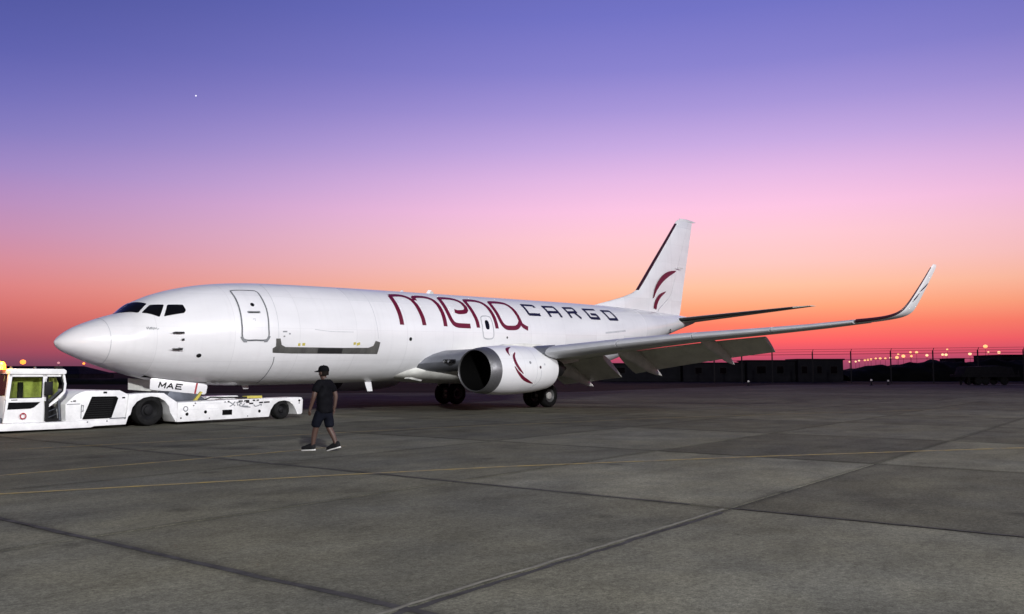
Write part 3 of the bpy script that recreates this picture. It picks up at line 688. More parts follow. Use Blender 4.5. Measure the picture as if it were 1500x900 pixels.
# ---- engines
def engine(sy):
    c = (0, sy*4.83, 1.60); kw = dict(c=c, seg=64, sy=1.07, sz=.965)
    cowl = pb(MB().lathe([(13.98, .945), (14.4, .985), (15.0, 1.015), (15.6, 1.02), (16.2, 1.0), (16.7, .965), (17.1, .92), (17.42, .87), (17.50, .85), (17.50, .82), (17.1, .86)], 'x', **kw), 'engine_cowl', 'white_paint', smooth=35)
    lip = [(14.0, .945), (13.75, .915), (13.58, .88), (13.49, .845), (13.47, .825), (13.49, .81), (13.54, .80)]
    pb(MB().lathe(lip, 'x', **kw), 'inlet_lip', 'lip_metal', cowl, smooth=60)
    pb(MB().lathe([(13.54, .80), (13.7, .785), (14.3, .775), (14.75, .775), (14.76, .0)], 'x', **kw), 'inlet_duct', 'inlet_dark', cowl, smooth=35)
    mb = MB()
    for k in range(24):
        t = 2*PI*k/24; ca, sa = math.cos(t), math.sin(t); cb, sb = math.cos(t+.16), math.sin(t+.16)
        mb.add([(14.62, c[1]+.2*ca, c[2]+.2*sa), (14.72, c[1]+.2*cb, c[2]+.2*sb), (14.70, c[1]+.73*math.cos(t+.22), c[2]+.70*math.sin(t+.22)), (14.58, c[1]+.73*math.cos(t+.05), c[2]+.70*math.sin(t+.05))], [(0, 1, 2, 3)])
    f = pb(mb, 'fan', 'fan', cowl)
    pb(MB().lathe([(14.25, .005), (14.4, .10), (14.6, .19), (14.74, .22)], 'x', c, 24), 'spinner', 'dark_metal', cowl, smooth=50)
    pb(MB().lathe([(17.1, .56), (17.7, .52), (18.3, .42), (18.55, .36), (18.55, .33), (18.2, .36)], 'x', **kw), 'core_nozzle', 'dark_metal', cowl, smooth=40)
    pb(MB().lathe([(18.0, .26), (18.5, .22), (19.0, .10), (19.15, .005)], 'x', **kw), 'exhaust_plug', 'dark_metal', cowl, smooth=50)
    # pylon
    y = sy*4.83; rr = []
    for x, z0, z1, hw in ((14.5, 2.45, 2.50, .03), (15.2, 2.35, 2.62, .13), (16.2, 2.20, 2.66, .20), (17.2, 2.0, 2.62, .22), (18.4, 1.75, 2.4, .2), (20.0, 1.9, 2.2, .06)):
        rr.append([(x, y-hw, z0), (x, y+hw, z0), (x, y+hw*.8, z1), (x, y-hw*.8, z1)])
    pb(MB().loft(rr), 'pylon', 'fairing', smooth=30)
    pb(MB().box(13.99, 14.0, y-.01, y+.01, 2.49, 2.5), 'lip_joint', 'outline_grey', cowl)
    # cowl surface for markings: (x, angle from top towards outboard)
    prof = [(13.5, .83), (13.98, .945), (14.4, .985), (15.0, 1.015), (15.6, 1.02), (16.2, 1.0), (16.7, .965), (17.1, .92), (17.5, .85)]
    def ef(x, a):
        r_ = interp(prof, x)[0]; return Vector((x, y+sy*1.07*r_*math.sin(a), c[2]+.965*r_*math.cos(a)))
    def en(x, a):
        p = ef(x, a); q = ef(x+.05, a)-ef(x-.05, a); v = ef(x, a+.03)-ef(x, a-.03); n = v.cross(q).normalized()
        return n if n.dot(p-Vector((x, y, c[2]))) > 0 else -n
    for pts, wm in (([(15.05, .42), (14.75, .55), (14.58, .75), (14.55, .95)], .12), ([(14.95, .80), (14.75, 1.0), (14.72, 1.25), (14.85, 1.50), (15.10, 1.72)], .13), ([(14.62, 1.42), (14.80, 1.65), (15.15, 1.90), (15.60, 2.08), (15.85, 2.16)], .12)):
        pb(strip(MB(), ef, en, pts, lambda u, wm=wm: wm*math.sin(PI*(.06+.9*u))+.012, .008, step=.05), 'cowl_emblem', 'maroon', cowl, smooth=60)
    for x, a, r_, m in ((15.55, 1.28, .06, 'outline_grey'), (16.15, 1.48, .06, 'dark_maroon'), (16.45, 1.36, .05, 'faint_grey')):
        pb(patch(ef, en, [(x+r_*math.cos(t), a+r_*math.sin(t)) for t in [2*PI*k/10 for k in range(10)]], .008, 0), 'cowl_marking', m, cowl)
    pb(strip(MB(), ef, en, [(16.2, 1.6), (16.22, 1.95), (16.1, 2.2), (15.8, 2.45)], .025, .006), 'cowl_seam', 'faint_grey', cowl)
    pb(strip(MB(), ef, en, [(15.95, .3), (15.95, 1.2), (15.95, 2.2), (15.95, 2.9)], .014, .004), 'cowl_seam', 'faint_grey', cowl)
engine(-1); engine(1)

# ---- fin, rudder, tailplanes
FIN = [(4.45, 26.9, 36.5, .03), (4.94, 27.8, 36.68, .034), (5.2, 29.1, 36.75, .042), (5.5, 30.5, 36.84, .055), (5.75, 31.4, 36.92, .068), (5.95, 31.85, 36.97, .078), (6.5, 32.42, 37.12, .09), (7.77, 33.70, 37.5, .095), (9.2, 35.15, 37.93, .095), (10.45, 36.40, 38.30, .095), (10.58, 36.62, 38.34, .06)]
def fsec(z, xl, xt, t, x0, x1):
    return [(a, b_, z) for a, b_, _ in [(p[0], p[2], 0) for p in sect(xl, 0, 0, xt-xl, t, 0, 0, x0, x1)]]
fin = pb(MB().loft([fsec(z, a, b_, t, 0, .71) for z, a, b_, t in FIN]), 'tail_fin', 'white_paint', smooth=40)
pb(MB().loft([fsec(z, a, b_, t, .717, 1) for z, a, b_, t in FIN]), 'rudder', 'white_paint', smooth=40)
def finx(z): return interp(FIN, z)
rr = []
for z in [5.95, 6.6, 7.77, 9.2, 10.3]:
    a, b_, t = finx(z); rr.append(fsec(z, a-.02, b_, t*1.03, 0, .17/(b_-a)))
pb(MB().loft(rr), 'fin_leading_edge', 'dark_maroon', fin, smooth=40)
def ff(x, z):
    a, b_, t = finx(z); u = min(max((x-a)/(b_-a), .001), 1)
    h = 5*(.2969*math.sqrt(u)-.126*u-.3516*u*u+.2843*u**3-.1036*u**4)*t*(b_-a)*1.15
    return Vector((x, -h, z))
fn_ = lambda x, z: Vector((0, -1, 0))
for sgn in (-1, 1):
    f2 = ff if sgn < 0 else (lambda x, z: Vector((x, -ff(x, z).y, z)))
    n2 = fn_ if sgn < 0 else (lambda x, z: Vector((0, 1, 0)))
    for pts, wm in (([(33.35, 5.55), (33.62, 6.1), (34.2, 6.65), (35.0, 7.05), (36.0, 7.32)], .34), ([(33.62, 4.92), (33.72, 5.3), (34.05, 5.68), (34.75, 6.0)], .30)):
        pb(strip(MB(), f2, n2, pts, lambda u, wm=wm: wm*math.sin(PI*(.04+.93*u))**.8+.01 if wm > .32 else wm*math.cos(PI/2*u)**.7+.01, .012, step=.08), 'fin_emblem', 'maroon', fin, smooth=60)
pb(MB().tube([(33.2, -.05, 6.05), (32.75, -.02, 6.05)], [.03, .015], 8), 'fin_probe', 'dark_metal', fin)
pb(MB().lathe([(0, .001), (.1, .07), (.9, .10), (1.6, .06), (2.05, .005)], 'x', (36.75, 0, 10.62), 12, .7, 1), 'fin_cap', 'white_paint', fin, smooth=50)
pb(MB().box(35.95, 36.5, -.36, -.30, 7.48, 7.54), 'hinge_fairing', 'fairing', fin, bevel=.02)
for sy in (-1, 1):
    rr = []
    for k in range(9):
        u = k/8; y = .35+6.85*u; xl = 34.75+4.3*u; xt = 38.25+1.85*u; z = 4.22+.74*u
        if k == 8: xl += .12
        rr.append(sect(xl, sy*y, z, xt-xl, .10 if k < 8 else .05, 0, -.015))
    st = pb(MB().loft(rr), 'tailplane', 'wing_grey', smooth=40)
    rr = []
    for k in range(8):
        u = k/8; y = .42+6.85*u; xl = 34.74+4.3*u; xt = 38.25+1.85*u; z = 4.22+.74*u
        rr.append(sect(xl, sy*y, z, xt-xl, .105, 0, -.015, 0, .06))
    pb(MB().loft(rr), 'tailplane_edge', 'dark_metal', st, smooth=40)

# ---- landing gear
def wheel(x, y, z, r_, wd, root, out=1, name='wheel'):
    # axle along y
    h = wd/2; pr = [(-h*.75, r_*.56), (-h*.98, r_*.66), (-h, r_*.80), (-h*.86, r_*.93), (-h*.5, r_), (h*.5, r_), (h*.86, r_*.93), (h, r_*.80), (h*.98, r_*.66), (h*.75, r_*.56)]
    o = pb(MB().lathe(pr, 'y', (x, y, z), 40), name, 'tyre', root, smooth=40) if root is plane else MB().lathe(pr, 'y', (x, y, z), 40).build(name, 'tyre', root, smooth=40)
    rim = MB()
    for q in (-1, 1): rim.lathe([(q*h*.75, r_*.57), (q*h*.6, r_*.50), (q*h*.35, r_*.40), (q*h*.42, r_*.30)], 'y', (x, y, z), 32)
    rim.build('rim', 'gear_dark' if root is plane else 'tug_dark', o, smooth=40)
    for q in (-1, 1):
        MB().lathe([(q*h*.42, r_*.31), (q*h*.62, r_*.29), (q*h*.72, r_*.20), (q*h*.74, .002)], 'y', (x, y, z), 24).build('hub_cap', 'hub' if (root is plane and out) else 'tug_dark', o, smooth=40)
    return o
GZ = -.128
for sy in (-1, 1):
    for dy in (-.43, .43): wheel(19.65, sy*2.9+dy, GZ+.52, .52, .40, plane, sy*dy > 0)
    pb(MB().tube([(19.65, sy*2.9, 2.0), (19.65, sy*2.9, 1.0)], .13, 16).tube([(19.65, sy*2.9, 1.0), (19.65, sy*2.9, GZ+.5)], .08, 16).tube([(19.65, sy*2.9-.5, GZ+.52), (19.65, sy*2.9+.5, GZ+.52)], .07, 12)
       .tube([(19.65, sy*2.9, 1.1), (19.62, sy*1.6, 1.5)], .06, 10), 'main_gear_strut', 'gear_grey', smooth=40)
    pb(MB().tube([(19.8, sy*2.9, 1.0), (20.05, sy*2.9, .72), (19.8, sy*2.9, .45)], .04, 8), 'torque_link', 'gear_grey')
    pb(MB().prism([(19.2, .75), (20.1, .75), (20.2, 1.75), (19.1, 1.75)], sy*3.28, sy*3.32), 'gear_door', 'wing_grey')
    pb(MB().tube([(20.6, sy*3.3, 1.9), (21.0, sy*3.5, 1.35), (21.1, sy*3.55, 1.1)], [.05, .04, .02], 8), 'flap_rod', 'fairing')
for dy in (-.22, .22): wheel(4.0, dy, .78, .33, .2, plane, name='nose_wheel')
pb(MB().tube([(4.05, 0, 1.5), (4.0, 0, .78)], .075, 14).tube([(4, -.3, .78), (4, .3, .78)], .05, 10).tube([(4.05, 0, 1.15), (4.7, 0, 1.45)], .04, 8), 'nose_gear_strut', 'gear_grey', smooth=40)
def lvl(x, z): return (x, z-.018*(x-PX))
dpoly = [lvl(2.83, 1.37), lvl(4.66, 1.165), lvl(4.77, 1.12), lvl(4.79, 1.06), lvl(4.74, .84), lvl(4.68, .80), lvl(4.55, .81), lvl(2.81, .985), lvl(2.77, 1.02), lvl(2.78, 1.33)]
gd = tag(pb(MB().prism(dpoly, -.56, -.52), 'nose_gear_door', 'white_paint', bevel=.008), 'white nose gear door lettered MAE with a thin red band')
def on_door(x, f): # f 0 bottom .. 1 top
    z0 = .985-(x-2.81)*.1; z1 = 1.37-(x-2.83)*.112; return lvl(x, z0+(z1-z0)*f)
q = [on_door(4.30, .0), on_door(4.36, 0), on_door(4.44, 1), on_door(4.38, 1)]
pb(MB().add([(a, -.5655, b_) for a, b_ in q], [(0, 1, 2, 3)]), 'red_band', 'red_paint', gd)
LT = {'M': [[(0, 0), (.0, 1)], [(0, 1), (.5, .25)], [(.5, .25), (1, 1)], [(1, 1), (1, 0)]], 'A': [[(0, 0), (.5, 1)], [(.5, 1), (1, 0)], [(.2, .32), (.8, .32)]], 'E': [[(0, 0), (0, 1)], [(0, 1), (.95, 1)], [(0, .5), (.8, .5)], [(0, 0), (.95, 0)]]}
for ch, x0_ in (('M', 3.06), ('A', 3.34), ('E', 3.64)):
    mb = MB()
    for k, (p, q) in enumerate(LT[ch]):
        P_, Q_ = [Vector(on_door(x0_+.20*t_[0]+.05*t_[1], .28+.42*t_[1])) for t_ in (p, q)]
        d = (Q_-P_).normalized(); n_ = Vector((-d.y, d.x))*.022; e_ = d*.018; y_ = -.5655-.0006*k
        mb.add([(v.x, y_, v.y) for v in (P_-e_+n_, P_-e_-n_, Q_+e_-n_, Q_+e_+n_)], [(0, 1, 2, 3)])
    pb(mb, 'letter', 'black_paint', gd)
pb(MB().prism([lvl(2.55, 1.36), lvl(4.6, 1.16), lvl(4.6, .80), lvl(2.55, .98)], .52, .56), 'nose_gear_door', 'fairing', bevel=.008)
pb(MB().prism([lvl(2.6, 1.62), lvl(4.8, 1.30), lvl(4.8, 1.18), lvl(2.6, 1.4)], -.50, .50), 'nose_gear_bay', 'inlet_dark')

# ================================================================== TOW TRACTOR
TA = R(5.0)
tug = empty('tow_tractor', (.8, -3.6, 0), (0, 0, TA))
tag(tug, 'low white towbarless tow tractor with boxy cab, carrying the nose of the cargo jet', 'tractor')
W_ = 4.3
def tb(mb, name, m, parent=tug, **k): return mb.build(name, m, parent, **k)
tb(MB().prism([(-4.4, .26), (-4.4, .07), (-2.0, .05), (-1.2, .05), (-1.1, .08), (-.2, .085), (-.2, .235), (-1.9, .245)], .0, W_), 'chassis', 'tug_white', bevel=.012)
HOOD = [(-1.88, .246), (-1.90, .70), (-1.67, .92), (-1.52, 1.0), (-1.36, 1.05), (-.38, 1.05), (-.13, .93), (-.17, .50), (-.22, .236)]
hood = tb(MB().prism(HOOD, .03, W_-.03), 'engine_hood', 'tug_white', bevel=.02)
tb(MB().prism([(-1.18, .89), (-.50, .885), (-.44, .83), (-.62, .30), (-.68, .285), (-1.43, .28)], .0, .06), 'grille_recess', 'inlet_dark', hood)
for k in range(9):
    z = .33+k*.06; off = (z-.28)*.41
    tb(MB().prism([(-1.40+off*1.0, z), (-.66+off*.36, z), (-.66+off*.36, z+.018), (-1.40+off, z+.018)], -.008, .03), 'grille_slat', 'tug_dark', hood)
for a, b_, r_ in ((-.81, .995, .05), (-1.66, .78, .035), (-.27, .84, .04), (-1.74, .77, .02)):
    tb(MB().box(a-r_, a+r_, .015, .04, b_-r_*.5, b_+r_*.5), 'latch', 'tug_dark', hood, bevel=.006)
tb(MB().box(-.66, -.14, .018, .034, .26, .285), 'hood_trim', 'tug_steel', hood)
tb(MB().box(-1.86, -1.5, .022, .034, .69, .705), 'hood_trim', 'tug_steel', hood)
def strip2(outer, inner, d0, d1):
    n = len(outer); vs = [(a, d0, z) for a, z in outer]+[(a, d0, z) for a, z in inner]+[(a, d1, z) for a, z in outer]+[(a, d1, z) for a, z in inner]
    fs = []
    for k in range(n-1): fs += [(k, k+1, n+k+1, n+k), (2*n+k, 3*n+k, 3*n+k+1, 2*n+k+1), (k, 2*n+k, 2*n+k+1, k+1), (n+k, n+k+1, 3*n+k+1, 3*n+k)]
    fs += [(0, n, 3*n, 2*n), (n-1, 3*n-1, 4*n-1, 2*n-1)]
    return MB().add(vs, fs)
arch = lambda cx, cz, rx, rz, n: [(cx+rx*math.cos(PI-PI*k/(n-1)), cz+rz*math.sin(PI-PI*k/(n-1))) for k in range(n)]
inner = [(-.19, .09), (-.13, .30)]+arch(.56, .36, .62, .50, 9)[0:9]+[(1.24, .28), (1.36, .09)]
outer = [(-.205, .085), (-.19, .30), (-.17, .5), (-.15, .75), (-.12, .925), (.15, .945), (.45, .955), (.75, .955), (.96, .945), (1.18, .80), (1.40, .665), (1.42, .40), (1.40, .085)]
for d0, d1 in ((.0, .62), (W_-.62, W_)):
    tb(strip2(outer, inner, d0, d1), 'fender', 'tug_white', bevel=.008)
ARM = [(1.41, .08), (4.72, .105)]+[(4.74, .12), (4.80, .32), (4.94, .50), (5.12, .595), (5.34, .62), (5.55, .585), (5.72, .46), (5.84, .28), (5.90, .145)]+[(6.05, .14), (6.11, .18), (6.13, .62), (6.08, .70), (6.0, .715), (3.2, .69), (1.43, .652)]
for d0, d1 in ((.0, .75), (W_-.75, W_)):
    tb(MB().prism(ARM, d0, d1), 'lift_arm', 'tug_white', bevel=.01)
tb(MB().box(1.4, 2.7, .75, W_-.75, .12, .50), 'cradle_frame', 'tug_steel', bevel=.01)
tb(MB().box(-.2, 1.4, .62, W_-.62, .15, .80), 'rear_deck', 'tug_dark', bevel=.02)
tb(MB().prism([(1.5, .66), (3.0, .66), (2.7, .86), (1.7, .98)], .9, 1.5), 'cradle_block', 'tug_steel', bevel=.01)
tb(MB().prism([(2.5, .67), (2.75, .95), (2.82, .93), (2.62, .67)], .85, .92), 'cradle_lever', 'yellow')
tb(MB().box(4.05, 4.64, .25, .5, .712, .79), 'edge_marker', 'yellow', bevel=.01)
tb(MB().box(3.75, 4.05, .25, .5, .712, .76), 'hose_box', 'tug_dark', bevel=.01)
for d in (.03, W_-.43):
    wb = wheel(.56, d+.22, .45, .45, .42, tug); ws = wheel(5.33, d+.2, .31, .31, .34, tug)
for a, b_, c, d in ((2.96, 3.31, .225, .385),):
    tb(MB().box(a, b_, -.012, .02, c, d), 'access_slot', 'inlet_dark', bevel=.004)
for a, b_, r_ in ((1.73, .30, .05), (2.36, .345, .05), (4.35, .30, .05), (1.53, .19, .025), (1.95, .55, .02), (5.97, .60, .04), (5.97, .52, .02)):
    tb(MB().lathe([(-.008, .001), (-.008, r_), (.01, r_)], 'y', (a, 0, b_), 14), 'access_hole', 'inlet_dark')
for a, b_ in ((1.68, .46), (-2.99, .43)):
    tb(MB().lathe([(-.006, .055), (-.006, .085)], 'y', (a, 0, b_), 20), 'roundel', 'outline_grey' if a > 0 else 'red_paint')
def flat_strokes(strokes, wd, y, m, name):
    mb = MB()
    for k, s in enumerate(strokes):
        q = resample([(a, b_, 0) for a, b_ in s], .02); A = []
        for i, p in enumerate(q):
            d = (q[min(i+1, len(q)-1)]-q[max(i-1, 0)]).normalized(); A += [(p.x-d.y*wd/2, y-.0006*k, p.y+d.x*wd/2), (p.x+d.y*wd/2, y-.0006*k, p.y-d.x*wd/2)]
        mb.add(A, [(2*i, 2*i+1, 2*i+3, 2*i+2) for i in range(len(q)-1)])
    return tb(mb, name, m)
flat_strokes([[(3.20, .63), (3.32, .56), (3.42, .50)], [(3.42, .63), (3.30, .52), (3.22, .49)], [(3.48, .62), (3.52, .50)], [(3.50, .61), (3.66, .58), (3.56, .52), (3.72, .46), (4.0, .44)], [(3.78, .56), (3.70, .49), (3.92, .47)], [(4.12, .52), (4.2, .46), (4.42, .52), (4.40, .46)]], .032, -.004, 'outline_grey', 'side_graphic')
flat_strokes([[(3.14, .64), (3.2, .64)], [(3.54, .64), (3.70, .645)], [(3.75, .645), (3.95, .65)], [(4.08, .655), (4.18, .655)], [(4.22, .655), (4.32, .658)], [(4.33, .575), (4.48, .58)], [(4.52, .582), (4.74, .588)], [(3.95, .555), (4.10, .56)], [(3.82, .60), (3.95, .60)]], .045, -.009, 'black_paint', 'side_graphic')
for x0_, z0_ in ((-1.30, .20), (-.75, .205), (2.0, .62), (3.05, .63), (2.5, .15), (3.9, .16)):
    tb(MB().lathe([(-.012, .001), (-.012, .018), (.004, .02)], 'y', (x0_, 0, z0_), 10), 'bolt', 'tug_steel')
tb(MB().tube([(.1, .66, .82), (.5, .7, 1.0), (1.0, .75, .92), (1.5, .9, .78)], .025, 8), 'hydraulic_hose', 'tug_dark')
tb(MB().tube([(2.7, .80, .62), (3.1, .85, .76), (3.6, .7, .74), (3.9, .45, .75)], .022, 8), 'hydraulic_hose', 'tug_dark')
tb(MB().tube([(-1.45, .0, .66), (-1.45, -.04, .66), (-1.45, -.04, .50), (-1.45, 0, .50)], .012, 6), 'hood_handle', 'tug_steel', hood)
tb(MB().box(-1.475, -1.46, .024, .034, .30, .68), 'hood_seam', 'tug_steel', hood)
tb(MB().box(1.55, 4.6, -.002, .004, .600, .607), 'arm_seam', 'faint_grey')
tb(MB().box(1.55, 2.8, -.002, .004, .430, .436), 'arm_seam', 'faint_grey')
tb(MB().box(-3.9, -1.95, -.003, .004, .235, .243), 'chassis_seam', 'faint_grey')
for x0_ in (-3.2, -2.6): tb(MB().lathe([(0, .03), (.05, .035), (.055, .001)], 'z', (x0_, .3, 1.65), 10), 'roof_bolt', 'tug_steel')
tb(MB().box(-2.2, -2.02, .0, .1, 1.655, 1.72), 'work_light', 'tug_dark', bevel=.01)
# cab
cab = tb(strip2([(-3.455, .265), (-3.42, .62), (-3.40, .86)], [(-2.40, .25), (-2.42, .50), (-2.46, .84)], .04, .09), 'cab_door', 'tug_white')
CW = 1.75
tb(MB().box(-3.44, -1.99, .05, CW, .262, .33), 'cab_floor', 'tug_dark')
tb(MB().prism([(-3.36, 1.51), (-3.36, 1.60), (-3.30, 1.652), (-1.98, 1.645), (-1.915, 1.60), (-1.915, 1.525), (-1.96, 1.50)], -.01, CW+.02), 'cab_roof', 'tug_white', bevel=.015)
tb(MB().box(-3.345, -2.03, .04, .10, 1.44, 1.515), 'roof_rail', 'tug_white', bevel=.01)
# near side skeleton of the cab: pillars, waist rail, sloped rear post
def bar(p, q, r_, d, name, m='tug_white'):
    return tb(MB().tube([(p[0], d, p[1]), (q[0], d, q[1])], r_, 8), name, m)
for d in (.07, CW-.03):
    tb(MB().prism([(-3.36, 1.5), (-3.27, 1.5), (-3.33, .86), (-3.42, .86)], d-.03, d+.03), 'cab_pillar', 'tug_white')
    tb(MB().prism([(-2.50, 1.5), (-2.39, 1.5), (-2.41, .84), (-2.51, .84)], d-.03, d+.03), 'cab_pillar', 'tug_white')
    tb(MB().prism([(-1.99, 1.5), (-1.935, 1.5), (-1.885, 1.24), (-1.905, 1.02), (-2.10, .80), (-2.38, .60), (-2.38, .66), (-2.14, .87), (-1.96, 1.05), (-1.945, 1.25)], d-.03, d+.03), 'cab_rear_post', 'tug_white')
    tb(MB().prism([(-3.40, .80), (-2.40, .80), (-2.40, .885), (-3.395, .885)], d-.035, d+.035), 'waist_rail', 'tug_white')
tb(MB().prism([(-3.345, .785), (-2.56, .78), (-2.62, .72), (-2.72, .64), (-2.80, .615), (-3.365, .605)], .026, .036), 'lower_window', 'black_glass')
tb(MB().prism([(-3.265, 1.44), (-2.505, 1.44), (-2.515, .89), (-3.325, .89)], .066, .072), 'side_window', 'cab_glass')
tb(MB().prism([(-2.385, 1.44), (-2.03, 1.44), (-1.955, 1.25), (-1.97, 1.06), (-2.36, .70)], .066, .072), 'side_window', 'cab_glass')
for d in (.05,):
    tb(strip2([(-3.285, 1.455), (-2.49, 1.455), (-2.50, .875), (-3.345, .875), (-3.285, 1.455)], [(-3.255, 1.425), (-2.52, 1.425), (-2.53, .905), (-3.31, .905), (-3.255, 1.425)], d, d+.012), 'window_gasket', 'black_paint')
    tb(strip2([(-2.39, 1.455), (-2.02, 1.455), (-1.945, 1.25), (-1.96, 1.05), (-2.37, .67), (-2.39, 1.455)], [(-2.355, 1.42), (-2.05, 1.42), (-1.985, 1.24), (-2.0, 1.07), (-2.34, .75), (-2.355, 1.42)], d, d+.012), 'window_gasket', 'black_paint')
tb(MB().box(-3.42, -3.36, .12, CW-.08, .35, .95), 'front_panel', 'tug_white', bevel=.01)
tb(MB().prism([(-3.375, .96), (-3.365, .96), (-3.30, 1.49), (-3.31, 1.49)], .12, CW-.08), 'windscreen', 'cab_glass')
tb(MB().prism([(-3.32, 1.47), (-2.04, 1.47), (-1.94, 1.25), (-1.96, 1.05), (-2.38, .65), (-2.40, .36), (-3.40, .36)], .36, .39), 'cab_lining', 'olive')
tb(MB().box(-2.95, -2.60, .12, .34, .42, .62), 'driver_seat', 'tug_dark', bevel=.04)
tb(MB().box(-2.70, -2.58, .12, .34, .60, .86), 'seat_back', 'tug_dark', bevel=.04)
tb(MB().box(-3.06, -2.94, .16, .24, .90, 1.30), 'display_screen', 'tug_dark', bevel=.01)
tb(MB().tube([(-3.25, .7, .40), (-3.12, .7, .92)], .03, 8), 'steering_column', 'tug_dark')
tb(MB().lathe([(0, .15), (.03, .17), (.0, .19), (-.03, .17), (0, .15)], 'z', (-3.10, .7, .95), 20), 'steering_wheel', 'tug_dark', smooth=60)
tb(MB().box(-2.51, -2.30, -.10, -.04, .95, 1.31), 'door_mirror', 'black_paint', bevel=.02)
bar((-2.42, 1.40), (-2.42, .30), .018, -.02, 'grab_rail', 'tug_dark')
tb(MB().box(-2.44, -2.36, -.03, .03, .28, .80), 'rail_post', 'tug_dark')
for z in (.36, .52, .68): tb(MB().tube([(-2.36, .02, z), (-2.02, .25, z+.08)], .012, 6), 'step_rung', 'tug_steel')
tb(MB().prism([(-2.33, .27), (-1.96, .27), (-2.02, .62), (-2.28, .72)], .30, .34), 'step_panel', 'tug_dark')
tb(MB().prism([(-2.05, .28), (-2.0, .28), (-2.05, .85), (-2.10, .88)], .04, .10), 'step_post', 'tug_steel')
tb(MB().box(-3.28, -3.13, .030, .042, .835, .855), 'door_handle', 'black_paint', cab)
tb(MB().box(-4.1, -3.45, .1, CW, .262, .40), 'front_deck', 'tug_steel', bevel=.02)
tb(MB().tube([(-3.36, .25, 1.62), (-3.42, .25, 1.64)], .012, 6), 'beacon_bracket', 'tug_steel')
bc = tb(MB().lathe([(-.01, .001), (-.01, .12), (.12, .11), (.18, .07), (.20, .001)], 'z', (-3.47, .25, 1.635), 16), 'beacon', 'lamp_amber', smooth=50)
ld = bpy.data.lights.new('beacon_glow', 'POINT'); ld.energy = 45; ld.color = (1, .45, .08); ld.shadow_soft_size = .08
lo = bpy.data.objects.new('beacon_glow', ld); C.objects.link(lo); lo.parent = bc; lo.location = (-3.50, .12, 1.86)

# ================================================================== PERSON
def skin_mesh(name, chains, m, parent, sub=2, smooth=True):
    # chains: lists of (x,y,z,r[,r2]); first vertices that coincide are shared
    V, E, Rr = [], [], []
    idx = {}
    def vid(p):
        k = tuple(round(c, 4) for c in p[:3])
        if k not in idx:
            idx[k] = len(V); V.append(k); Rr.append((p[3], p[4] if len(p) > 4 else p[3]))
        return idx[k]
    for ch in chains:
        ids = [vid(p) for p in ch]; E.extend((a, b_) for a, b_ in zip(ids, ids[1:]) if a != b_)
    me = bpy.data.meshes.new(name); me.from_pydata(V, E, []); me.update()
    o = bpy.data.objects.new(name, me); C.objects.link(o)
    md = o.modifiers.new('skin', 'SKIN')
    if not me.skin_vertices: raise RuntimeError('no skin layer')
    for i, s in enumerate(me.skin_vertices[0].data):
        s.radius = Rr[i]; s.use_root = (i == 0)
    md.use_smooth_shade = True
    s2 = o.modifiers.new('sub', 'SUBSURF'); s2.levels = sub; s2.render_levels = sub
    dg = bpy.context.evaluated_depsgraph_get(); dg.update()
    nm = bpy.data.meshes.new_from_object(o.evaluated_get(dg))
    bpy.data.objects.remove(o)
    for p in nm.polygons: p.use_smooth = True
    nm.materials.clear(); nm.materials.append(MAT[m]); nm.name = name
    ob = bpy.data.objects.new(name, nm); C.objects.link(ob); ob.parent = parent
    return ob
man = empty('person', (-.12, -13.95, 0), (0, 0, R(20))); man.scale = (1.04, 1.04, 1.04)
tag(man, 'person in dark cap, black T-shirt and dark shorts walking towards the tow tractor', 'person')
def fingers(wx, wy, wz, s, fwd):
    # relaxed hand hanging from the wrist: palm and five bent fingers
    out = [[(wx, wy, wz, .026), (wx+.004*s, wy+.012*fwd, wz-.05, .030, .018), (wx+.004*s, wy+.02*fwd, wz-.085, .030, .016)]]
    for k, (off, ln_) in enumerate(((-.024, .062), (-.008, .070), (.008, .066), (.023, .052))):
        y0 = wy+.02*fwd-off
        out.append([(wx+.004*s, wy+.02*fwd, wz-.085, .030, .016), (wx+.003*s, y0, wz-.10, .0085), (wx-.004*s, y0+.008*fwd, wz-.10-ln_*.5, .008), (wx-.020*s, y0+.010*fwd, wz-.10-ln_*.92, .0065)])
    out.append([(wx+.004*s, wy+.012*fwd, wz-.05, .030, .018), (wx-.008*s, wy+.046*fwd, wz-.07, .0095), (wx-.016*s, wy+.056*fwd, wz-.105, .008)])
    return out
hip = (0, .0, .82, .10, .085)
Lk = [(-.085, .01, .80, .095), (-.095, .12, .47, .062), (-.09, .17, .30, .056), (-.09, .195, .10, .036), (-.09, .215, .06, .036), (-.09, .345, .035, .03)]
Rk = [(.085, -.01, .80, .095), (.10, -.02, .46, .062), (.10, -.125, .30, .056), (.10, -.205, .12, .036), (.10, -.205, .075, .036), (.10, -.075, .03, .03)]
neck = (0, .03, 1.335, .055)
LA = [(-.16, .02, 1.29, .07), (-.235, .04, 1.22, .054), (-.275, .06, 1.04, .046), (-.27, .13, .84, .030)]
RA = [(.16, .02, 1.29, .07), (.235, -.01, 1.22, .054), (.27, -.07, 1.04, .046), (.265, -.05, .84, .030)]
head = [neck, (0, .04, 1.385, .052), (0, .05, 1.43, .062, .075), (0, .045, 1.49, .078, .092), (0, .04, 1.555, .072, .085)]
chains = [[hip, (0, .0, .95, .11, .085), (0, .01, 1.12, .14, .10), (0, .02, 1.25, .14, .10), neck], head,
          [hip]+Lk, [hip]+Rk, [(0, .02, 1.25, .14, .10)]+LA, [(0, .02, 1.25, .14, .10)]+RA]
chains += fingers(*LA[-1][:3], -1, 1); chains += fingers(*RA[-1][:3], 1, 1)
body = skin_mesh('body', chains, 'skin', man)
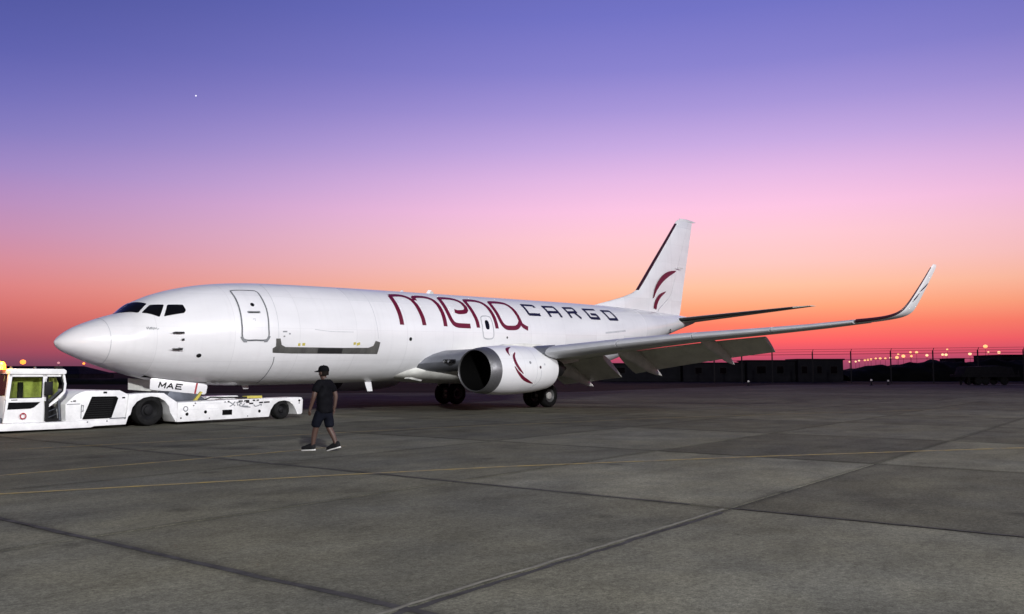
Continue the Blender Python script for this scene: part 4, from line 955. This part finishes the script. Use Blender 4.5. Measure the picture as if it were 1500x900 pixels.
# face: nose, ears, eyes, mouth on the front (+y) of the head
fc = MB().loft([[(-.008, .125, 1.495), (.008, .125, 1.495), (.006, .128, 1.49), (-.006, .128, 1.49)], [(-.016, .125, 1.458), (.016, .125, 1.458), (.008, .152, 1.462), (-.008, .152, 1.462)], [(-.012, .125, 1.449), (.012, .125, 1.449), (.006, .138, 1.450), (-.006, .138, 1.450)]])
fc.build('nose', 'skin', man, smooth=60)
for s in (-1, 1):
    MB().lathe([(-.012, .008), (-.01, .028), (.0, .033), (.012, .024), (.012, .005)], 'x', (s*.082, .04, 1.475), 14, .7, 1.1).build('ear', 'skin', man, smooth=60)
    MB().lathe([(-.008, .001), (-.004, .010), (.004, .011), (.008, .001)], 'y', (s*.03, .124, 1.498), 10, 1.3, .7).build('eye', 'hair', man, smooth=60)
MB().lathe([(-.004, .001), (0, .02), (.005, .001)], 'y', (0, .123, 1.428), 10, 1.2, .3).build('mouth', 'red_paint', man, smooth=60)
# hair at the nape and sides
rr = []
for k in range(6):
    z = 1.44+.022*k; ex_ = 1+.01*k
    rr.append([(.087*ex_*math.cos(t), .038+.100*ex_*math.sin(t), z) for t in [PI*1.0-.12+(PI+.24)*q/18 for q in range(19)]]+[(.06*math.cos(t), .04+.06*math.sin(t), z) for t in [2*PI+.12-(PI+.24)*q/18 for q in range(19)]])
MB().loft(rr).build('hair', 'hair', man, smooth=60)
# cap with peak
cp = []
for k in range(9):
    u = k/8; z = 1.520+.11*math.sin(u*PI/2); r_ = math.cos(u*PI/2)**.55 if k < 8 else .02
    cp.append([(.097*r_*math.cos(t), .038+.112*r_*math.sin(t), z) for t in [2*PI*q/28 for q in range(28)]])
cap = MB().loft(cp).build('cap', 'cap_cloth', man, smooth=60)
pk = []
for q in range(13):
    t = PI*(.12+.76*q/12); x0, y0 = .095*math.cos(t), .038+.110*math.sin(t); x1, y1 = .100*math.cos(t), .038+.112*math.sin(t)+.095*abs(math.sin((t-.12*PI)/.76))**.7
    dr = -.012*abs(math.cos(t))
    pk.append([(x0, y0, 1.527), (x1, y1, 1.508+dr), (x1, y1, 1.514+dr), (x0, y0, 1.535)])
MB().loft(pk).build('cap_peak', 'cap_cloth', cap, smooth=60)
MB().lathe([(0, .012), (.008, .009), (.011, .001)], 'z', (0, .038, 1.628), 10).build('cap_button', 'cap_cloth', cap)
tee = skin_mesh('tshirt', [[(0, 0, .68, .165, .14), (0, 0, .80, .16, .135), (0, .0, .95, .165, .13), (0, .01, 1.12, .175, .13), (0, .02, 1.25, .155, .115), (0, .03, 1.325, .075, .07)],
                          [(0, .02, 1.25, .155, .115), (-.165, .02, 1.285, .085), (-.24, .04, 1.20, .078), (-.262, .05, 1.10, .078)],
                          [(0, .02, 1.25, .155, .115), (.165, .02, 1.285, .085), (.24, -.015, 1.20, .078), (.258, -.045, 1.10, .078)]], 'tee', man)
rr = []
for k_ in range(13):
    u_ = k_/12; z_ = .735+.54*u_; wob = .008*math.sin(k_*1.9)
    rr.append([((.172+.022*math.sin(u_*PI*.62)-.03*max(0, u_-.85)*6+wob*.5)*math.cos(t)+.004*math.sin(5*t+k_), .008*u_*2+(.142-.012*u_+wob)*math.sin(t), z_+.006*math.sin(3*t)) for t in [2*PI*q/28 for q in range(28)]])
MB().loft(rr, False, True).build('tshirt_hem', 'tee', tee, smooth=60)
sh = skin_mesh('shorts', [[(0, .0, .92, .14, .11), (0, .0, .86, .15, .12), (0, .0, .78, .145, .12)],
                         [(0, .0, .78, .145, .12), (-.09, .05, .70, .115), (-.098, .115, .54, .098), (-.098, .15, .44, .098)],
                         [(0, .0, .78, .145, .12), (.09, -.012, .70, .115), (.103, -.03, .54, .098), (.104, -.06, .42, .098)]], 'shorts', man)
for nm_, (hx, hy, hz, tx, ty, tz) in {'L': (-.09, .165, .06, -.10, .415, .045), 'R': (.10, -.265, .105, .10, -.015, .035)}.items():
    h, t = Vector((hx, hy, hz)), Vector((tx, ty, tz)); d = (t-h).normalized(); s = d.cross(Vector((0, 0, 1))).normalized(); up = s.cross(d)
    L_ = (t-h).length
    def shoe(z0, z1, grow, prof):
        rr = []
        for u, w2, top in prof:
            c = h+d*(u*L_); zz = z1*top
            rr.append([c+s*(w2+grow)+up*z0, c+s*(w2+grow)+up*(z0+(zz-z0)*.6), c+s*w2*.5+up*zz, c-s*w2*.5+up*zz, c-s*(w2+grow)+up*(z0+(zz-z0)*.6), c-s*(w2+grow)+up*z0])
        return MB().loft(rr)
    pr = [(-.08, .018, .75), (0, .034, 1.0), (.25, .038, 1.0), (.5, .042, .8), (.8, .046, .55), (1.0, .038, .42), (1.08, .018, .3)]
    so = shoe(-.02, .09, 0, pr).build('shoe', 'shoe_black', man, smooth=70)
    shoe(-.045, -.018, .006, [(a, b_, 1) for a, b_, _ in pr]).build('sole', 'sole_white', so, smooth=40)

# ================================================================== BACKGROUND
ordn = ['first', 'second', 'third', 'fourth', 'fifth', 'sixth', 'seventh', 'eighth', 'ninth', 'tenth', 'eleventh', 'twelfth', 'thirteenth', 'fourteenth', 'fifteenth', 'sixteenth', 'seventeenth', 'eighteenth', 'nineteenth', 'twentieth', 'twenty-first', 'twenty-second', 'twenty-third', 'twenty-fourth']
F_ = 1285.1
def lamp(u, v, size, m, label, depth=300, group=None, name='lamp_post', light=None):
    rt = (u-750)/F_*depth; z = CAM[2]+(545.3-v)/F_*depth*1.0
    b_ = empty(name, map_at(rt, depth, -.06)); tag(b_, label, 'lamp post', group)
    MB().tube([(0, 0, 0), (0, 0, z+.05)], [.07, .04], 6).build('post', 'fence_dark', b_)
    r_ = .80*size*depth/F_/2
    MB().lathe([(-r_*.9, .02), (-r_*.6, r_*.8), (0, r_), (r_*.6, r_*.8), (r_*.9, .02)], 'z', (0, 0, z), 14).build('lamp_head', m, b_, smooth=60)
    return b_
RL = [(1243.6, 530, 3.2, 'lamp_pale'), (1252.5, 529.7, 3.4, 'lamp_pale'), (1257.5, 528.3, 3.4, 'lamp_pale'), (1266, 527.5, 4.2, 'lamp_warm'), (1270.5, 527, 4, 'lamp_warm'), (1275, 526.3, 4.2, 'lamp_warm'), (1282, 525.3, 3.8, 'lamp_warm'), (1288.5, 525.3, 4.6, 'lamp_warm'), (1296, 525, 3.6, 'lamp_warm'), (1303.5, 524.2, 4, 'lamp_pale'), (1313, 523.7, 6, 'lamp_warm'), (1315, 518.7, 3.8, 'lamp_warm'), (1322.5, 521.7, 6.5, 'lamp_warm'), (1333, 516, 4, 'lamp_warm'), (1334, 521.7, 4.6, 'lamp_warm'), (1342, 516.2, 5.2, 'lamp_warm'), (1357, 520.5, 5.0, 'lamp_pale'), (1380, 519.5, 4.6, 'lamp_pale'), (1385, 519.7, 5.2, 'lamp_pale'), (1387, 512, 3.4, 'lamp_warm'), (1420, 518.3, 6, 'lamp_pale'), (1443, 507.5, 7.5, 'lamp_warm'), (1447, 516, 3.6, 'lamp_pale'), (1462.5, 516.3, 5.5, 'lamp_pale')]
for k, (u, v, s, m) in enumerate(RL):
    big = 'bright' if s > 5.4 else 'small'
    lamp(u, v, s, m, f'{big} lit lamp beyond the wire fence, {ordn[k]} from the left under the wing', 300+(k % 5)*14, 'lamps beyond the fence')
LLs = [(35, 530.3, 10, 'lamp_sodium', 'large orange lamp glowing above the tractor cab roof'), (87, 531.5, 4.5, 'lamp_pink', 'small pink lamp right of the orange lamp above the cab'), (124, 532.5, 4.5, 'lamp_sodium', 'small orange lamp just under the nose of the jet'), (117.5, 547, 3.2, 'lamp_pink', 'left of the two tiny pink lamps below the radome'), (122.5, 547, 3.2, 'lamp_pink', 'right of the two tiny pink lamps below the radome'), (128, 541, 2.4, 'lamp_pink', 'faint pink lamp under the small orange lamp'), (142, 543, 3.0, 'lamp_pink', 'faint pink lamp close under the radome, farthest right'), (163, 550, 2.6, 'lamp_pale', 'tiny pale lamp low behind the nose gear door')]
for u, v, s, m, lb in LLs: lamp(u, v, s, m, lb, 310, 'lamps behind the tractor')

# wire fence along the right edge
fa, fb_ = Vector(map_at(30.5, 131)), Vector(map_at(78, 122))
fence = empty('wire_fence', fa); tag(fence, 'tall dark post and wire fence along the far edge of the apron', 'fence')
us = [1046, 1086, 1131, 1189, 1245, 1304, 1366, 1431, 1498]
posts = []
for u in us:
    k = (u-750)/F_; best = min([i/400 for i in range(-60, 520)], key=lambda t: abs(((fa+(fb_-fa)*t-Vector(CAM)).x*math.cos(YAW)-(fa+(fb_-fa)*t-Vector(CAM)).y*math.sin(YAW))/((fa+(fb_-fa)*t-Vector(CAM)).x*math.sin(YAW)+(fa+(fb_-fa)*t-Vector(CAM)).y*math.cos(YAW))-k))
    posts.append(fa+(fb_-fa)*best-fa)
for i, p in enumerate(posts):
    h = 4.35+.35*i/8
    MB().tube([(p.x, p.y, -.06), (p.x, p.y, h)], .10, 8).build('post', 'fence_dark', fence)
    MB().tube([(p.x, p.y, h), (p.x-.25, p.y-.25, h+.38)], .05, 6).build('post_arm', 'fence_dark', fence)
dirv = (posts[-1]-posts[0]).normalized()
for zz in (4.0, 4.4, 4.72, 3.2):
    pts = [posts[0]-dirv*8]+posts+[posts[-1]+dirv*14]
    mb = MB()
    mb.tube([(p.x, p.y, zz+.35*(i-1)/8) for i, p in enumerate(pts)], .022 if zz > 4.1 else .032, 5)
    mb.build('wire', 'fence_dark', fence)

# low dark site buildings beyond the apron
def shed(name, u0, u1, depth, h, dp, label, lb_cat='building', wins=(), m='shed_dark'):
    x0, x1 = (u0-750)/F_*depth, (u1-750)/F_*depth
    b_ = empty(name, map_at((x0+x1)/2, depth, -.06), (0, 0, -YAW)); tag(b_, label, lb_cat)
    wd = (x1-x0)/2
    MB().box(-wd, wd, 0, dp, 0, h-.25).build('wall', m, b_)
    MB().box(-wd-.25, wd+.25, -.25, dp+.25, h-.247, h).build('roof', 'shed_roof', b_, bevel=.05)
    for (a, c, z0, z1) in wins:
        wq = MB().box(-wd+a*2*wd, -wd+c*2*wd, -.06, .05, z0, z1).build('window', 'black_glass', b_)
        MB().box(-wd+a*2*wd-.1, -wd+c*2*wd+.1, -.04, .02, z0-.12, z1+.12).build('window_frame', 'fence_dark', wq)
    return b_
shed('site_office', 1168, 1234, 150, 3.9, 6, 'low dark flat-roofed cabin with small windows, nearest the row of lamps', wins=[(.08, .2, 1.4, 2.6), (.42, .52, 1.4, 2.6), (.72, .86, 1.4, 2.6)])
shed('site_office', 1094, 1164, 151, 3.7, 6, 'low dark flat-roofed cabin just right of the lowered flaps', wins=[(.2, .38, 1.4, 2.6), (.62, .75, 1.4, 2.6)])
shed('site_office', 1000, 1090, 152, 3.3, 6, 'low dark flat-roofed cabin seen below the outer flap', wins=[(.2, .3, 1.4, 2.4), (.6, .7, 1.4, 2.4)])
shed('site_office', 880, 996, 153, 3.2, 6, 'long low dark cabin seen below the inner flap', wins=[(.2, .3, 1.4, 2.4), (.6, .7, 1.4, 2.4)])
shed('warehouse', 1466, 1530, 330, 8.2, 20, 'far grey warehouse with flat roof at the right edge of the picture')
shed('warehouse', 1398, 1412, 330, 6.9, 12, 'small far dark block among the lamps beyond the fence')
# hangar on the left with hipped roof
dpt = 230
hx0, hx1, hx2 = (-70-750)/F_*dpt, (92-750)/F_*dpt, (118-750)/F_*dpt
hg = empty('hangar', map_at((hx0+hx2)/2, dpt, -.06), (0, 0, -YAW)); tag(hg, 'long dark shed with a sloping roof end behind the tractor cab', 'building')
wd = (hx2-hx0)/2
MB().box(-wd, wd, 0, 20, 0, 1.1).build('wall', 'shed_dark', hg)
MB().add([(-wd-.3, -.3, 1.1), (wd+.3, -.3, 1.1), (wd+.3, 20.3, 1.1), (-wd-.3, 20.3, 1.1), (-wd+4, 8, 3.25), (wd-4.6, 8, 3.25), (wd-4.6, 12, 3.25), (-wd+4, 12, 3.25)], [(0, 1, 5, 4), (1, 2, 6, 5), (2, 3, 7, 6), (3, 0, 4, 7), (4, 5, 6, 7), (3, 2, 1, 0)]).build('roof', 'shed_roof', hg)
for k in range(5):
    q = MB().box(-wd+6+k*6.2, -wd+8.5+k*6.2, -.05, .05, .15, .9).build('door', 'fence_dark', hg)
# earth banks
def bank(u0, u1, depth, h, dp, seed, name='earth_bank'):
    rnd = random.Random(seed); x0, x1 = (u0-750)/F_*depth, (u1-750)/F_*depth; nx, ny = 90, 12; V = []; Fs = []
    ph = [rnd.uniform(0, 6.28) for _ in range(6)]
    for i in range(nx+1):
        u = i/nx; hh = h(u)*(1+.05*math.sin(u*31+ph[0])+.04*math.sin(u*67+ph[1])+.03*math.sin(u*140+ph[2]))
        for j in range(ny+1):
            v = j/ny; V.append(map_at(x0+(x1-x0)*u, depth+dp*(v-.5)+1.2*math.sin(u*20+ph[3]), -.08+hh*math.sin(PI*v)**.7*(1+.05*math.sin(v*17+u*50))))
    for i in range(nx):
        for j in range(ny): k = i*(ny+1)+j; Fs.append((k, k+1, k+ny+2, k+ny+1))
    return tag(MB().add(V, Fs).build(name, 'bank', smooth=70), kind='structure')
bank(1220, 1660, 165, lambda u: 3.4*min(1, .55+u*1.6) + .5*u, 16, 5)
bank(-260, 330, 120, lambda u: .75*min(1, (1-u)*6)*min(1, u*6), 8, 9)
bank(560, 1250, 200, lambda u: 1.6*min(1, (1-u)*6)*min(1, u*6), 8, 12)

# low parked trailer at the right
tr = empty('parked_trailer', map_at((1443-750)/F_*108, 108, 0), (0, 0, -YAW+R(6))); tag(tr, 'dark parked flatbed trailer on two sets of wheels at the far right', 'trailer')
MB().box(-4.0, 3.6, -1.2, 1.2, .95, 1.25).build('bed', 'trailer_dark', tr, bevel=.03)
MB().prism([(-3.6, 1.252), (3.1, 1.252), (2.7, 2.1), (1.0, 2.35), (-3.2, 2.2)], -1.0, 1.0).build('covered_load', 'trailer_dark', tr, bevel=.05)
MB().box(3.3, 3.45, -1.2, 1.2, 1.252, 1.8).build('headboard', 'trailer_dark', tr)
for x in (-1.75, -.85, 1.6):
    for y in (-1.0, 1.0):
        h_ = .14; wv = MB().lathe([(-h_, .28), (-h_, .44), (-h_*.6, .5), (h_*.6, .5), (h_, .44), (h_, .28)], 'y', (x, y, .5), 20).build('wheel', 'tyre', tr, smooth=40)
        MB().lathe([(-h_*.8, .29), (-h_*.4, .2), (-h_*.5, .001)], 'y', (x, y, .5), 16).build('rim', 'trailer_dark', wv)
    MB().tube([(x, -1, .5), (x, 1, .5)], .06, 8).build('axle', 'trailer_dark', tr)
MB().box(-2.95, -2.75, -.9, -.7, 0, .95).build('landing_leg', 'trailer_dark', tr)
MB().box(-2.95, -2.75, .7, .9, 0, .95).build('landing_leg', 'trailer_dark', tr)
# edge markers on the far side of the apron
for u, depth, h, lb in ((1095, 100, .62, 'small white edge marker on the far apron below the outer flap'), (1274.5, 104, .75, 'small white edge marker on the far apron, left of a pair'), (1299, 108, .6, 'small white edge marker on the far apron, right of a pair')):
    e_ = empty('edge_marker', map_at((u-750)/F_*depth, depth, 0)); tag(e_, lb, 'marker', 'edge markers on the far apron')
    MB().lathe([(0, .20), (.04, .20), (.05, .10), (h*.7, .07), (h*.7, .001)], 'z', (0, 0, 0), 12).build('base', 'trailer_dark', e_, smooth=40)
    MB().lathe([(h*.7, .12), (h*.75, .13), (h, .10), (h, .001)], 'z', (0, 0, 0), 12).build('marker_top', 'marker_white', e_, smooth=40)
# evening star
dst = 4000; u, v = 287, 140.5
x_, y_ = (u-750)/F_, (450-v)/F_; pit = .0741
fw, up_ = math.cos(pit)-y_*math.sin(pit), math.sin(pit)+y_*math.cos(pit)
sx_, sy_, sz_ = map_at(x_*dst, fw*dst, CAM[2]+up_*dst)
tag(MB().lathe([(-3.4, .1), (-2.2, 2.6), (0, 3.4), (2.2, 2.6), (3.4, .1)], 'z', (0, 0, 0), 12).build('evening_star', 'star', loc=(sx_, sy_, sz_), smooth=60), 'single tiny evening star in the purple sky above the nose of the jet', 'star')

# ---- floodlight masts of the apron, behind the viewer
def mast(x, y, h, aim, watts, label):
    b_ = empty('floodlight_mast', (x, y, -.03)); tag(b_, label, 'floodlight', 'apron floodlight masts')
    MB().tube([(0, 0, 0), (0, 0, h)], [.35, .16], 14).build('pole', 'mast', b_, smooth=50)
    MB().box(-1.6, 1.6, -.1, .1, h-.1, h+.1).build('crossarm', 'mast', b_)
    d = (Vector(aim)-Vector((x, y, h))).normalized()
    for k in (-1.2, -.4, .4, 1.2):
        hd = MB().box(k-.3, k+.3, .1, .35, h+.1, h+.55).build('lamp_housing', 'mast', b_)
        MB().box(k-.26, k+.26, .36, .37, h+.14, h+.51).build('lamp_glass', 'flood_face', hd)
    l_ = bpy.data.lights.new('floodlight', 'SPOT'); l_.energy = watts; l_.spot_size = R(95); l_.spot_blend = .6; l_.shadow_soft_size = 1.6; l_.color = (.985, .985, 1.0)
    lo_ = bpy.data.objects.new('floodlight', l_); C.objects.link(lo_); lo_.parent = b_; lo_.location = (0, .9, h+.3)
    lo_.rotation_euler = (-d).to_track_quat('Z', 'Y').to_euler()
mast(-30, -66, 26, (6, -4, 2), FLOOD_W, 'tall floodlight mast behind the viewer, towards the nose of the jet')
mast(28, -80, 26, (18, -6, 2), FLOOD_W*.72, 'tall floodlight mast behind the viewer, towards the tail of the jet')
